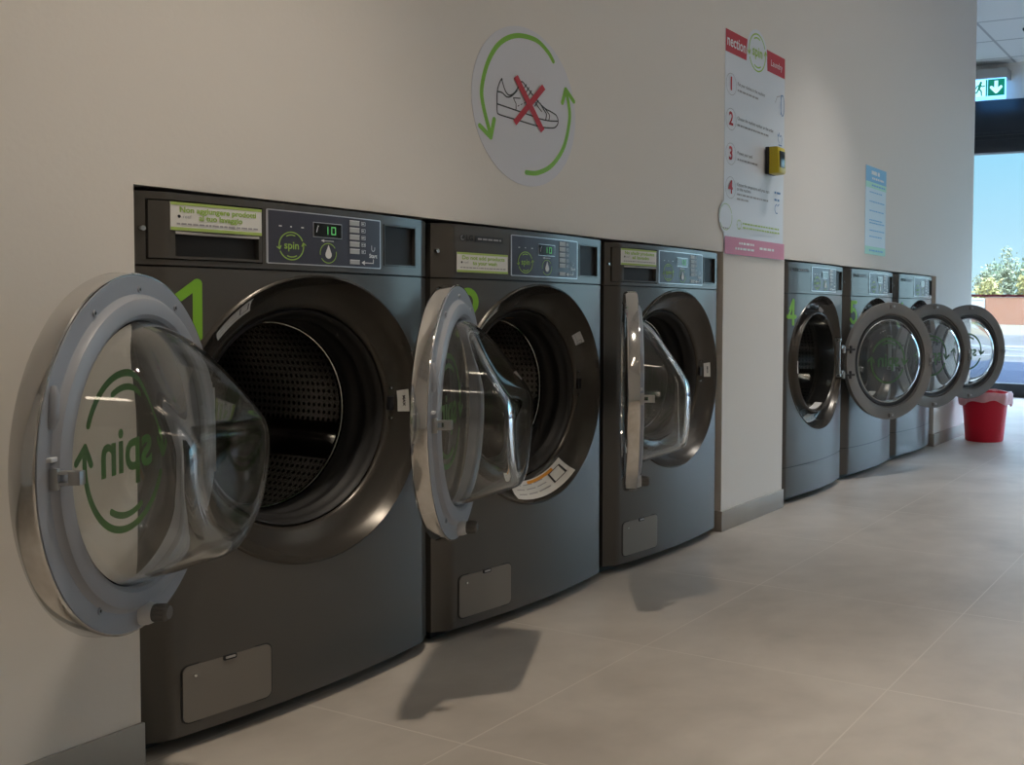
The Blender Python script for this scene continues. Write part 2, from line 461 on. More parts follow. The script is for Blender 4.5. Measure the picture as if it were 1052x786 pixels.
def cabinet_mesh(f, zsplit):
    mb = MB(); b = M['body']
    def strip(zlo, zhi, xs):
        xs = sorted(xs); vs = []; fs = []
        for x in xs: vs += [(x, f(x), zlo(x)), (x, f(x), zhi(x))]
        for i in range(len(xs) - 1): fs.append((2 * i, 2 * i + 2, 2 * i + 3, 2 * i + 1))
        mb.add(vs, fs, b)
    xs = columns()
    zb = .028; zt = .8645
    hx = lambda x: math.sqrt(max(0, RR ** 2 - (x - MID) ** 2))
    inner = [x for x in xs if MID - RR - 1e-4 <= x <= MID + RR + 1e-4]
    left = [x for x in xs if x <= MID - RR + 1e-4]; right = [x for x in xs if x >= MID + RR - 1e-4]
    for a, c in ([(zb, zt)] if not zsplit else [(zb, zsplit - .0018), (zsplit + .0018, zt)]):
        if a < ZC - RR < c:
            strip(lambda x: a, lambda x: c, left); strip(lambda x: a, lambda x: c, right)
            strip(lambda x: a, lambda x: ZC - hx(x), inner); strip(lambda x: ZC + hx(x), lambda x: c, inner)
        else: strip(lambda x: a, lambda x: c, xs)
    # returns at bottom and top edges, shell behind
    for z, dz in ((zb, -.0), (zt, 0)):
        vs = []; fs = []
        for x in xs: vs += [(x, f(x), z), (x, max(.03, f(x) + .045) + .01, z)]
        for i in range(len(xs) - 1): fs.append((2 * i, 2 * i + 2, 2 * i + 3, 2 * i + 1))
        mb.add(vs, fs, b)
    e = f(0)
    for x in (0, W):
        mb.add([(x, e, zb), (x, .74, zb), (x, .74, .993), (x, e + .02, .993), (x, e + .02, zt), (x, e, zt)], [(0, 1, 2, 3, 4, 5)], b)
    mb.add([(0, .74, zb), (W, .74, zb), (W, .74, .993), (0, .74, .993)], [(0, 1, 2, 3)], b)
    mb.add([(0, e + .02, .993), (W, e + .02, .993), (W, .74, .993), (0, .74, .993)], [(0, 1, 2, 3)], b)
    mb.add([(0, e + .02, zb), (W, e + .02, zb), (W, .74, zb), (0, .74, zb)], [(0, 1, 2, 3)], M['dark'])
    d = M['dark']                                            # dark plinth and dark gap behind the seams
    mb.box(.03, W - .03, .05, .70, .0, .03, d)
    vs = []; fs = []
    for x in xs: vs += [(x, f(x) + .008, .855), (x, f(x) + .008, .990)]
    for i in range(len(xs) - 1): fs.append((2 * i, 2 * i + 2, 2 * i + 3, 2 * i + 1))
    mb.add(vs, fs, d)
    if zsplit:
        vs = []; fs = []
        for x in xs: vs += [(x, f(x) + .006, zsplit - .01), (x, f(x) + .006, zsplit + .01)]
        for i in range(len(xs) - 1): fs.append((2 * i, 2 * i + 2, 2 * i + 3, 2 * i + 1))
        mb.add(vs, fs, d)
    return mb

def holed_plate(mb, f, x0, x1, z0, z1, holes, m, off=0.0, depth=.012, lip=True):
    """curved plate x0..x1, z0..z1 with rectangular holes (x0,x1,z0,z1); depth = return at the edges"""
    xs = {x0, x1}; zs = {z0, z1}
    for h in holes: xs |= {h[0], h[1]}; zs |= {h[2], h[3]}
    for x in columns():
        if x0 < x < x1: xs.add(x)
    xs = sorted(xs); zs = sorted(zs)
    idx = {}; vs = []
    for i, x in enumerate(xs):
        for j, z in enumerate(zs): idx[i, j] = len(vs); vs.append((x, f(x) + off, z))
    fs = []
    for i in range(len(xs) - 1):
        for j in range(len(zs) - 1):
            cx = (xs[i] + xs[i + 1]) / 2; cz = (zs[j] + zs[j + 1]) / 2
            if any(h[0] < cx < h[1] and h[2] < cz < h[3] for h in holes): continue
            fs.append((idx[i, j], idx[i + 1, j], idx[i + 1, j + 1], idx[i, j + 1]))
    mb.add(vs, fs, m)
    def ret(pts):
        v = []; q = []
        for x, z in pts: v += [(x, f(x) + off, z), (x, f(x) + off + depth, z)]
        for i in range(len(pts) - 1): q.append((2 * i, 2 * i + 2, 2 * i + 3, 2 * i + 1))
        mb.add(v, q, m)
    for (a, b, c, d) in [(x0, x1, z0, z1)] + [h for h in holes]:
        sub = [x for x in xs if a - 1e-6 <= x <= b + 1e-6]
        ret([(x, c) for x in sub]); ret([(x, d) for x in sub]); ret([(a, c), (a, d)]); ret([(b, c), (b, d)])

def cavity(mb, f, x0, x1, z0, z1, depth, m):
    ya = max(f(x0), f(x1)) - .002; yb = ya + depth
    v = [(x, y, z) for x in (x0, x1) for y in (ya, yb) for z in (z0, z1)]
    mb.add(v, [(0, 1, 3, 2), (4, 6, 7, 5), (2, 3, 7, 6), (0, 2, 6, 4), (1, 5, 7, 3)], m)

def round_rect(x0, x1, z0, z1, r, n=5):
    out = []
    for cx, cz, a in ((x1 - r, z1 - r, 0), (x0 + r, z1 - r, 90), (x0 + r, z0 + r, 180), (x1 - r, z0 + r, 270)):
        out += [(cx + r * cos(R(a + 90 * k / n)), cz + r * sin(R(a + 90 * k / n))) for k in range(n + 1)]
    return out
def curved_solid(mb, f, outline, off, thick, m):
    n = len(outline)
    vs = [(x, f(x) + off, z) for x, z in outline] + [(x, f(x) + off + thick, z) for x, z in outline]
    mb.add(vs, [tuple(range(n)), tuple(range(n, 2 * n))] + [(i, (i + 1) % n, n + (i + 1) % n, n + i) for i in range(n)], m)

WASH_DISH = [(.2865, -.040), (.283, -.041), (.279, -.034), (.270, -.019), (.260, -.008), (.246, .002), (.232, .009), (.223, .013), (.2195, .024), (.219, .05)]
DRY_DISH = [(.2865, -.026), (.282, -.028), (.277, -.014), (.268, .006), (.256, .014), (.240, .014), (.230, .004), (.224, -.012), (.217, -.026), (.211, -.028), (.206, -.022), (.204, .02), (.204, .06)]
def dish_y(dish, r):
    for (ra, ya), (rb, yb) in zip(dish[:-1], dish[1:]):
        if rb <= r <= ra: return ya + (yb - ya) * (ra - r) / max(1e-6, ra - rb)
    return dish[-1][1]
def dish_mesh(dish, f, shift, m, n=96):
    mb = MB(); vs = []; P = len(dish) + 1
    for i in range(n):
        a = 2 * PI * i / n; x = MID + RR * cos(a)
        vs.append((x, f(x), ZC + RR * sin(a)))
        for k, (r, y) in enumerate(dish):
            t = max(0, 1 - k / 3.0)                      # the outer lip follows the bowed front
            yy = (y + shift) * (1 - t) + (f(x) + y - dish[0][1] - .003) * t
            vs.append((MID + r * cos(a), yy, ZC + r * sin(a)))
    fs = [(i * P + k, i * P + k + 1, ((i + 1) % n) * P + k + 1, ((i + 1) % n) * P + k) for i in range(n) for k in range(P - 1)]
    mb.add(vs, fs, m); return mb

def ring_sticker(parent, name, dish, shift, r0, r1, a0, a1, m, label, inkrows=2, orange=False, txt=None, inside=False):
    mb = MB(); lift = .0016
    def place(u, v, layer):                                # u 0..1 along the arc, v 0..1 across
        if a0 + a1 < -60: a = R(a0 + (a1 - a0) * u); r = r1 + (r0 - r1) * v      # foot of the ring: top of the print faces the centre
        else: a = R(a1 + (a0 - a1) * u); r = r0 + (r1 - r0) * v
        y = dish_y(dish, r) + shift - lift - .0007 * layer
        return (MID + r * cos(a), y, ZC + r * sin(a))
    vs = []; fs = []; nu = max(2, int(abs(a1 - a0) / 4)); nv = 4
    for i in range(nu + 1):
        for j in range(nv + 1): vs.append(place(i / nu, j / nv, 0))
    for i in range(nu):
        for j in range(nv): fs.append((i * (nv + 1) + j, (i + 1) * (nv + 1) + j, (i + 1) * (nv + 1) + j + 1, i * (nv + 1) + j + 1))
    mb.add(vs, fs, m)
    art = Art(mb, place)
    if txt:
        vs, fs = text2d(txt, .3, 'CENTER', .01)
        # runs along the arc
        mb.add([place(.5 + a * .75, .55 + b * 1.1, 1) for a, b in vs], fs, M['ink'])
    for k in range(inkrows):
        art.words(.08, .62, .25 + .5 * k / max(1, inkrows - 1) if inkrows > 1 else .3, .05, M['greyink'], 1, 11 + k)
    if not txt and inkrows:
        art.stroke([(.70, .25), (.92, .25), (.92, .75), (.70, .75)], .03, M['ink'], 1, closed=True)
    if orange: 
        art.rect(.30, .78, .80, .95, M['orange'], 1, nu=16)
    o = mb.build(name, parent, smooth=False); o['label'] = label
    return o

# ------------------------------------------------------------------ doors
def bowl_mesh(m, r0=.197, k=.32, nf=.133, slope=(.841, .541, .127), thick=.0065, nphi=128, nal=52, p=24, sgn=1):
    mb = MB()
    def dist(ca, sa, cp, sp, off):
        t = [(r0 - off) / (sa + k * ca)]
        if ca > 1e-4: t.append((nf - off) / ca)
        if slope:
            q = slope[0] * ca + slope[1] * sa * sp
            if q > 1e-4: t.append((slope[2] - off) / q)
        tm = min(t)
        return tm * sum((tm / x) ** p for x in t) ** (-1 / p)
    def shell(off):
        vs = []
        for i in range(nphi):
            ph = 2 * PI * i / nphi
            for j in range(1, nal + 1):
                al = PI / 2 * j / nal
                t = dist(cos(al), sin(al), cos(ph), sin(ph), off)
                vs.append((t * sin(al) * cos(ph), sgn * t * cos(al), t * sin(al) * sin(ph)))
        vs.append((0, sgn * dist(1, 0, 1, 0, off), 0))
        return vs
    for si, off in enumerate((0, thick)):
        vs = shell(off); fs = []
        for i in range(nphi):
            j = (i + 1) % nphi
            for q in range(nal - 1): fs.append((i * nal + q, i * nal + q + 1, j * nal + q + 1, j * nal + q))
            fs.append((nphi * nal, i * nal, j * nal))
        mb.add(vs, fs, m)
    N = nphi * nal + 1
    k0 = len(mb.v) - 2 * N
    for i in range(nphi):
        j = (i + 1) % nphi
        mb.f.append([k0 + i * nal + nal - 1, k0 + j * nal + nal - 1, k0 + N + j * nal + nal - 1, k0 + N + i * nal + nal - 1]); mb.m.append(0)
    return mb

def washer_door(root, hinge, deg):
    rd = .267; c = (rd, 0, 0)
    d = MB().lathe([(.262, -.018), (.2640, -.003), (.2635, .0), (.236, .0), (.232, .003), (.229, .008), (.222, .011), (.206, .011), (.200, .008), (.197, .002), (.196, -.018)],
                   M['ring'], c=c, n=120, closed=True)
    for u, z in ((.391, .208), (.266, .243), (.472, -.10), (.15, .215), (.39, -.205), (.13, -.20), (.48, .03)):
        d.lathe([(.0001, -.001), (.0028, -.001), (.0030, .0008), (.0046, .0012), (.005, -.001)], M['ring'], c=(u, .001, z), n=14)
        d.lathe([(.0001, .0006), (.0022, .0006)], M['dark'], c=(u, .0012, z), n=12)
    door = d.build('door', root, loc=hinge, rotz=R(deg), ang=24)
    door['label'] = 'open door with pale blue-grey inner ring'
    MB().lathe([(.2643, -.001), (.2660, -.001), (.2672, -.003), (.2678, -.026), (.2655, -.0315), (.262, -.034), (.242, -.036), (.2375, -.033), (.238, -.0195), (.2625, -.0185)],
               M['chrome'], c=c, n=120, closed=True).build('door_rim', door, ang=28)['label'] = 'polished chrome outer rim'
    MB().lathe([(.0001, -.030), (.2365, -.030), (.2365, -.026), (.0001, -.026)], M['pane'], c=c, n=96).build('window_pane', door)
    b = bowl_mesh(M['glass']); b.v = [(x + rd, y + .0015, z) for x, y, z in b.v]
    b.build('glass_bowl', door, ang=60)['label'] = 'clear glass bowl with a slanted upper facet'
    a = MB(); art = Art(a, lambda u, v, l: (rd - .014 + u, -.0255 + .0004 * l, v))
    r = .118
    art.arc(0, 0, r, 25, 190, .011, M['decal']); art.arc(0, 0, r, 205, 370, .011, M['decal'])
    for q in (190, 370):
        p = (r * cos(R(q)), r * sin(R(q)))
        for off in (140, -140): art.stroke([p, (p[0] + .030 * cos(R(q + 90 + off)), p[1] + .030 * sin(R(q + 90 + off)))], .011, M['decal'])
    art.arc(0, 0, r * .82, 65, 120, .010, M['decal']); art.arc(0, 0, r * .82, 245, 300, .010, M['decal'])
    art.text('spin', 0, 0, .098, M['decal'], bold=.0022)
    a.build('logo_decal', door, smooth=False)['label'] = 'green ring and word spin, seen mirrored through the glass'
    h = MB()
    h.box(.498, .505, 0, .010, -.016, .012, M['hook']); h.box(.490, .504, .007, .024, .004, .008, M['hook'])
    h.box(.490, .504, .007, .024, -.010, -.006, M['hook']); h.box(.490, .493, .020, .036, -.010, .008, M['hook'])
    h.box(.493, .504, .022, .025, -.006, .004, M['hook']); h.box(.490, .505, .033, .036, -.010, .008, M['hook'])
    h.box(.502, .505, .022, .036, -.010, .008, M['hook'])
    h.build('latch_hook', door, bevel=.0008)['label'] = 'metal latch hook'
    t = MB(); t.box(.482, .510, -.001, .006, .020, .026, M['clearcap'])
    t.build('latch_guide', door, bevel=.0012)
    t = MB(); t.tube([(.500, .001, .062), (.499, .003, .074), (.496, .003, .104), (.494, .001, .116)], [.004, .0065, .0065, .004], M['ring'], 12); t.build('grip_bump', door)
    k = MB(); k.lathe([(.0001, -.002), (.018, -.002), (.0172, .009), (.0145, .016), (.0001, .016)], M['clearcap'], c=(.268, 0, -.2445), n=28)
    k.lathe([(.0001, .016), (.013, .016), (.0126, .034), (.010, .038), (.0001, .038)], M['cap'], c=(.268, 0, -.2445), n=28)
    for i in range(12):
        q = 2 * PI * i / 12; x, z = .268 + .0128 * cos(q), -.2445 + .0128 * sin(q)
        k.tube([(x, .018, z), (x, .033, z)], .0013, M['cap'], 6)
    k.build('stopper_cap', door)['label'] = 'smoky plastic stopper'
    hb = MB(); hb.box(-.012, .035, -.030, -.006, -.075, -.035, M['hook']); hb.box(-.012, .035, -.030, -.006, .035, .075, M['hook'])
    hb.tube([(-.010, -.018, -.085), (-.010, -.018, .085)], .008, M['hook'], 12)
    hb.build('hinge', door, bevel=.001)
    return door

def dryer_door(root, hinge, deg):
    rd = .279; c = (rd, 0, 0)                              # inner face looks to local -y
    d = MB().lathe([(.276, .026), (.279, .004), (.277, 0), (.228, 0), (.224, .002), (.2235, .014), (.215, .014), (.2135, .024), (.216, .028), (.26, .034)],
                   M['dring'], c=c, n=120, closed=True)
    door = d.build('door', root, loc=hinge, rotz=R(deg), ang=40); door['label'] = 'open door with wide grey inner ring'
    g = MB().lathe([(.216, .012), (.2145, .008), (.205, .009), (.198, .013), (.194, .018), (.196, .024), (.214, .026)], M['black'], c=c, n=96, closed=True)
    g.build('door_seal', door)['label'] = 'black rubber seal'
    MB().lathe([(.197, .016), (.1985, .012), (.1955, .0105), (.193, .016), (.1945, .018)], M['steel'], c=c, n=96, closed=True).build('glass_trim', door)
    b = bowl_mesh(M['glass'], r0=.194, k=.55, nf=.055, slope=None, sgn=-1, p=10, thick=.005)
    b.v = [(x + rd, y + .020, z) for x, y, z in b.v]
    b.build('glass_bowl', door, ang=60)['label'] = 'shallow clear glass dish'
    MB().lathe([(.0001, .024), (.215, .024), (.215, .028), (.0001, .028)], M['pane'], c=c, n=96).build('window_pane', door)
    a = MB(); art = Art(a, lambda u, v, l: (rd + u, .0235 - .0004 * l, v))
    r = .105
    art.arc(0, 0, r, 25, 190, .010, M['decal']); art.arc(0, 0, r, 205, 370, .010, M['decal'])
    for q in (190, 370):
        p = (r * cos(R(q)), r * sin(R(q)))
        for off in (140, -140): art.stroke([p, (p[0] + .028 * cos(R(q + 90 + off)), p[1] + .028 * sin(R(q + 90 + off)))], .010, M['decal'])
    art.arc(0, 0, r * .82, 65, 120, .009, M['decal'])
    art.text('spin', 0, 0, .088, M['decal'], bold=.0022)
    for i, v in enumerate(a.v): a.v[i] = (2 * rd - v[0], v[1], v[2])
    a.build('logo_decal', door, smooth=False)['label'] = 'green ring and word spin, seen mirrored through the glass'
    for z in (.258, -.258):
        t = MB(); t.box(rd - .013, rd + .013, -.008, .002, z - .009, z + .009, M['dring']); t.box(rd - .004, rd + .012, -.011, -.007, z - .004, z + .006, M['hook'])
        t.build('clip', door, bevel=.001)
    t = MB(); t.box(2 * rd - .030, 2 * rd - .012, -.003, .002, -.030, .030, M['dring']); t.box(2 * rd - .026, 2 * rd - .014, -.016, -.002, -.009, .009, M['hook'])
    t.box(2 * rd - .030, 2 * rd - .014, -.016, -.012, -.004, .004, M['hook']); t.build('latch_hook', door, bevel=.001)
    for z in (.058, -.058):
        t = MB(); t.box(-.022, .048, -.006, .001, z - .005, z + .005, M['black']); t.box(.018, .028, -.007, .001, z - .018, z + .018, M['black'])
        t.tube([(-.018, -.002, z - .016), (-.018, -.002, z + .016)], .008, M['hook'], 10); t.build('hinge_arm', door, bevel=.0008)['label'] = 'black cross-shaped hinge arm'
    return door

# ------------------------------------------------------------------ digits (rounded strokes)
def digit(art, ch, u, v, w, h, sw, m):
    A = lambda cx, cz, rx, rz, a0, a1, n=14: [(cx + rx * cos(R(a0 + (a1 - a0) * i / n)), cz + rz * sin(R(a0 + (a1 - a0) * i / n))) for i in range(n + 1)]
    X = lambda a: u + a * w; Z = lambda b: v + b * h
    if ch == '1': S = [[(X(.05), Z(.74)), (X(.72), Z(1)), (X(.72), Z(0))]]
    elif ch == '2': S = [A(X(.5), Z(.73), w * .46, h * .27, 165, -25) + [(X(.06), Z(0)), (X(.98), Z(0))]]
    elif ch == '3': S = [A(X(.48), Z(.76), w * .44, h * .24, 150, -85) + A(X(.48), Z(.27), w * .50, h * .27, 85, -150)]
    elif ch == '4': S = [[(X(.70), Z(0)), (X(.70), Z(1)), (X(.02), Z(.30)), (X(1), Z(.30))]]
    elif ch == '5': S = [[(X(.92), Z(1)), (X(.20), Z(1)), (X(.14), Z(.55))] + A(X(.47), Z(.32), w * .48, h * .32, 125, -150)]
    else: S = [A(X(.95), Z(.52), w * .90, h * .50, 105, 190, 10) + A(X(.5), Z(.29), w * .44, h * .29, 170, -190, 22)]
    for s in S: art.stroke(s, sw, m, 0)

def control_art(mb, f, dry=False):
    art = Art(mb, lambda u, v, l: (u, f(u) - .0012 - .0005 * l, v))
    x0, x1, z0, z1 = .232, .502, .8805, .9805
    art.rect(x0, z0, x1, z1, M['panel'], 0, nu=14)
    return art

def machine(kind, num, L, label, bulge=.016, shift=0.0, sticker=None, drawer=True):
    f = front(bulge, shift); dry = kind == 'tumble_dryer'
    root = empty(kind, (L, 0, 0), label, 'tumble dryer' if dry else 'washing machine', 'row of dark grey laundry machines')
    body = cabinet_mesh(f, .152 if dry else None).build('cabinet', root, ang=25)
    for x in (.06, W - .06):
        for y in (.09, .66):
            ft = MB(); ft.lathe([(.0001, 0), (.022, 0), (.024, .006), (.014, .010), (.012, .029), (.0001, .029)], M['black'], axis='z', c=(x, y, 0), n=16)
            ft.build('foot', root)
    # ---- control panel
    cx0, cx1, cz0, cz1 = .507, .612, .886, .976
    holes = [(cx0, cx1, cz0, cz1)]
    if drawer: holes.append((.016, .213, .877, .981))
    p = MB(); holed_plate(p, f, 0, W, .868, .994, holes, M['body'], off=-.001, depth=.014)
    cavity(p, f, cx0, cx1, cz0, cz1, .022, M['black'])
    pan = p.build('control_panel', root, ang=25)
    # card slot module in the recess
    cs = MB(); holed_plate(cs, f, cx0 + .001, cx1 - .001, cz0 + .001, cz1 - .001, [(cx0 + .0035, cx1 - .003, cz0 + .0035, cz1 - .003)], M['body'], off=-.0025, depth=.010)
    cs.build('recess_frame', pan)
    cb = MB(); curved_solid(cb, f, round_rect(cx0 + .003, cx1 - .003, cz0 + .003, cz1 - .003, .004), .011, .004, M['dark'])
    cb.build('blank_plate', pan)
    # display panel
    d = MB(); DX = -.007; art = Art(d, lambda u, v, l: (u + DX, f(u + DX) - .0022 - .0005 * l, v))
    x0, x1, z0, z1 = .228, .503, .8795, .9805
    N = 16; vs = []; fs = []
    out = [(x0 + (x1 - x0) * i / N) for i in range(N + 1)]
    art.rect(x0, z0, x1, z1, M['panel'], 0, nu=N)
    for z in (z0, z1): art.stroke([(x, z) for x in out], .0022, M['frameline'], 1, caps=False)
    for x in (x0, x1): art.stroke([(x, z0), (x, z1)], .0022 if x == x1 else .004, M['frameline'], 1, caps=False)
    art.spinlogo(.279, .914, .0265, M['limeink'], 1, w=.0022)
    for k in range(3):
        art.words(.252 + .024 * k, .258 + .024 * k, .951, .0022, M['white'], 1, k)
    art.arc(.363, .9045, .0195, 35, 190, .0017, M['limeink'], 1); art.arc(.363, .9045, .0195, 215, 370, .0017, M['limeink'], 1)
    art.poly([(.363 + .0078 * cos(R(a)) * (1 if a > 180 or True else 1), .9015 + .0078 * sin(R(a))) for a in range(150, 391, 20)] + [(.363, .9215)], M['white'], 2)
    art.stroke([(.352, .9288), (.376, .9288)], .0014, M['white'], 1); art.poly([(.345, .9288), (.353, .932), (.353, .9256)], M['white'], 1)
    for k in range(6):
        zz = .970 - .0145 * k if k < 5 else .8895
        art.rect(.417, zz - (.0052 if k < 5 else .004), .443, zz + (.0052 if k < 5 else .004), M['button'], 1)
        art.rect(.417, zz + .0036, .443, zz + .0052, M['white'], 2)
        if k < 5:
            art.stroke([(.449, zz - .0034), (.459, zz - .0034), (.459, zz + .0034), (.449, zz + .0034)], .0009, M['greysign'], 1, closed=True)
            art.words(.450, .458, zz, .0022, M['greysign'], 1, 40 + k)
    art.text('Start', .4805, .9045, .0115, M['white'], 1, bold=.0003)
    art.stroke([(.481, .897), (.481, .8895), (.456, .8895)], .0020, M['white'], 1)
    art.poly([(.4475, .8895), (.457, .8945), (.457, .8845)], M['white'], 1)
    art.arc(.4805, .919, .0042, 200, 340, .0013, M['greysign'], 1); art.stroke([(.4762, .9175), (.4762, .926)], .0013, M['greysign'], 1); art.stroke([(.4848, .9175), (.4848, .923)], .0013, M['greysign'], 1)
    dp = d.build('display_panel', pan, smooth=False)
    l = MB(); a2 = Art(l, lambda u, v, ly: (u + DX, f(u + DX) - .0035 - .0006 * ly, v))
    a2.rect(.327, .9345, .397, .9645, M['frameline'], 0, nu=4); a2.rect(.3285, .9360, .3955, .9630, M['lcd'], 1, nu=4)
    if not dry:
        t = '10'
        # seven segment figures
        def seg(ch, u, v, w, h, sw):
            on = {'1': 'bc', '0': 'abcdef'}[ch]
            P = dict(a=[(u, v + h), (u + w, v + h)], b=[(u + w, v + h / 2), (u + w, v + h)], c=[(u + w, v), (u + w, v + h / 2)],
                     d=[(u, v), (u + w, v)], e=[(u, v), (u, v + h / 2)], f=[(u, v + h / 2), (u, v + h)])
            for s in on: a2.stroke(P[s], sw, M['led'], 2)
        seg('1', .352, .9425, .009, .014, .0024); seg('0', .370, .9425, .0095, .014, .0024)
        a2.stroke([(.334, .945), (.336, .954)], .0018, M['greysign'], 2); a2.disc(.3375, .9565, .0016, M['greysign'], 2, n=10)
    l.build('display', pan, smooth=False)
    # ---- detergent drawer / maker's mark
    if drawer:
        h = (.054, .204, .884, .9265)
        q = MB(); holed_plate(q, f, .0185, .2105, .8795, .9785, [h], M['body'], off=-.0032, depth=.012)
        cavity(q, f, h[0], h[1], h[2], h[3], .045, M['dark'])
        dr = q.build('detergent_drawer', root, ang=25)
        g = MB(); curved_solid(g, f, round_rect(.054, .204, .9225, .9270, .0015, 3), -.0045, .006, M['greybox'])
        g.box(.150, .157, f(.15) + .010, f(.15) + .03, .886, .922, M['black']); g.box(.058, .150, f(.06) + .020, f(.06) + .026, .886, .918, M['dark'])
        g.build('drawer_grip', dr)
    else:
        g = MB(); art = Art(g, lambda u, v, ly: (u, f(u) - .0018 - .0005 * ly, v))
        art.disc(.068, .9635, .0082, M['dark'], 0, n=24); art.arc(.068, .9635, .0055, 80, 360, .0009, M['greyink'], 1)
        art.stroke([(.0655, .967), (.0655, .9605), (.069, .9605)], .0009, M['greyink'], 1); art.disc(.0648, .9665, .0008, M['greyink'], 1, n=8)
        art.text('LG', .0885, .9635, .0175, M['dark'], 0, bold=.0008)
        g.build('maker_badge', pan, smooth=False)
        g = MB(); curved_solid(g, f, round_rect(.105, .192, .956, .9705, .0012, 2), -.0028, .0022, M['black'])
        a3 = Art(g, lambda u, v, ly: (u, f(u) - .0032, v)); a3.words(.112, .186, .9633, .004, M['greyink'], 0, 5)
        g.build('name_plate', pan)
    if sticker:
        (sx0, sx1, sz0, sz1), lines, lab = sticker
        g = MB(); a3 = Art(g, lambda u, v, ly: (u, f(u) - .0042 - .0005 * ly, v))
        curved_solid(g, f, [(sx0 + (sx1 - sx0) * i / 8, sz1) for i in range(9)] + [(sx1 - (sx1 - sx0) * i / 8, sz0) for i in range(9)], -.0042, .0010, M['paper'])
        hh = sz1 - sz0
        a3.rect(sx0, sz1 - hh * .10, sx1, sz1, M['lime'], 1, nu=8); a3.rect(sx0, sz0, sx1, sz0 + hh * .11, M['lime'], 1, nu=8)
        ww = sx1 - sx0
        a3.text(lines[0], sx0 + ww * .51, sz0 + hh * .735, hh * .27, M['limeink'], 1, bold=.0004, width=ww * .84)
        a3.text(lines[1], sx0 + ww * .53, sz0 + hh * .475, hh * .27, M['limeink'], 1, bold=.0004, width=ww * .48)
        a3.disc(sx0 + ww * .085, sz0 + hh * .50, hh * .055, M['ink'], 1, n=16); a3.text('reef', sx0 + ww * .165, sz0 + hh * .50, hh * .18, M['greyink'], 1)
        a3.words(sx0 + ww * .06, sx0 + ww * .95, sz0 + hh * .235, hh * .06, M['greyink'], 1, 3)
        o = g.build('product_notice', root if not drawer else dr, smooth=False); o['label'] = lab
    # ---- screw on the flank
    s = MB(); s.lathe([(.0001, -.004), (.0045, -.004), (.0055, -.001), (.0055, .003)], M['steel'], c=(.012, f(.012) - .001, .930), n=14); s.build('panel_screw', root)
    # ---- number
    g = MB(); art = Art(g, lambda u, v, ly: (u, f(u) - .0012, v))
    digit(art, str(num), .058 if not dry else .044, .742, .052 if num != 1 else .046, .095, .0165, M['green'])
    g.build('number_decal', root, smooth=False)['label'] = 'green number %d' % num
    # ---- mouth
    dish = DRY_DISH if dry else WASH_DISH
    dm = dish_mesh(dish, f, shift, M['dish']).build('door_bezel', root, ang=60); dm['label'] = 'glossy bronze-grey ring around the opening'
    c = (MID, shift, ZC)
    if not dry:
        MB().lathe([(.2195, .022), (.216, .018), (.211, .022), (.207, .032), (.204, .046), (.200, .050), (.199, .058), (.203, .064), (.203, .080), (.197, .088), (.1935, .100), (.194, .112), (.215, .118)],
                   M['gasket'], c=c, n=96).build('gasket', root, ang=60)['label'] = 'black rubber door gasket'
        MB().lathe([(.1915 + .0022 * cos(R(a)), .117 + .0022 * sin(R(a))) for a in range(0, 360, 45)], M['chrome'], c=c, n=96, closed=True).build('drum_lip', root)
    dr0 = .125 if not dry else .07; r_o = .255 if not dry else .262
    q = MB(); q.lathe([(.192 if not dry else .205, dr0), (r_o - .01, dr0 + .004), (r_o, dr0 + .014), (r_o, .60), (r_o - .02, .63), (.0001, .63)], M['drum'], c=(0, 0, 0), n=96)
    drum = q.build('drum', root, ang=50, loc=c); drum['label'] = 'perforated steel drum'
    for k in range(3):
        a = R(100 + 120 * k); b = MB(); rr = r_o - .002
        sec = [(-.045, 0), (-.03, .02), (-.012, .048), (0, .052), (.012, .048), (.03, .02), (.045, 0)]
        vs = []; ys = [dr0 + .02, dr0 + .04, .56, .60]
        for iy, y in enumerate(ys):
            for t, hgt in sec:
                hh = hgt * (.3 if iy in (0, 3) else 1); r = rr - hh
                vs.append((cos(a) * r - sin(a) * t, y, sin(a) * r + cos(a) * t))
        n = len(sec); fs = [(i * n + j, i * n + j + 1, (i + 1) * n + j + 1, (i + 1) * n + j) for i in range(3) for j in range(n - 1)]
        b.add(vs, fs, M['steel']); b.build('drum_baffle', drum, ang=60)
    # ---- bezel stickers and catch
    if dry:
        ring_sticker(root, 'bezel_label', dish, shift, .226, .262, -104, -76, M['paper'], 'white label at the foot of the bezel', 1)
        ring_sticker(root, 'bezel_label', dish, shift, .236, .262, 58, 68, M['greysign'], 'small pale label at the top of the bezel', 1)
        ring_sticker(root, 'bezel_label', dish, shift, .236, .254, 92, 99, M['greysign'], 'tiny square mark on the bezel', 0)
        ring_sticker(root, 'bezel_label', dish, shift, .208, .216, 176, 190, M['paper'], 'narrow white label on the left lip', 0)
        b = MB()                                             # long care label lying in the throat
        vs = []; fs = []
        for i in range(9):
            a = R(-118 + 54 * i / 8)
            for y in (.0, .035): vs.append((MID + .2025 * cos(a), shift + y - .012, ZC + .2025 * sin(a)))
        fs = [(2 * i, 2 * i + 2, 2 * i + 3, 2 * i + 1) for i in range(8)]; b.add(vs, fs, M['paper'])
        b.build('throat_label', root)['label'] = 'white label inside the lower throat'
        MB().lathe([(.2045, -.02), (.2035, .05), (.206, .075)], M['steel'], c=c, n=80).build('throat_ring', root)
        hp = MB(); hp.box(.580, .592, f(.585) - .006, f(.585) + .02, ZC - .078, ZC + .098, M['hook'])
        for z in (ZC - .07, ZC + .09): hp.tube([(.586, f(.586) - .010, z), (.586, f(.586) + .01, z)], .008, M['steel'], 10)
        for z in (ZC - .058, ZC + .058): hp.box(.59, .618, f(.6) - .016, f(.6) + .0, z - .008, z + .008, M['hook'])
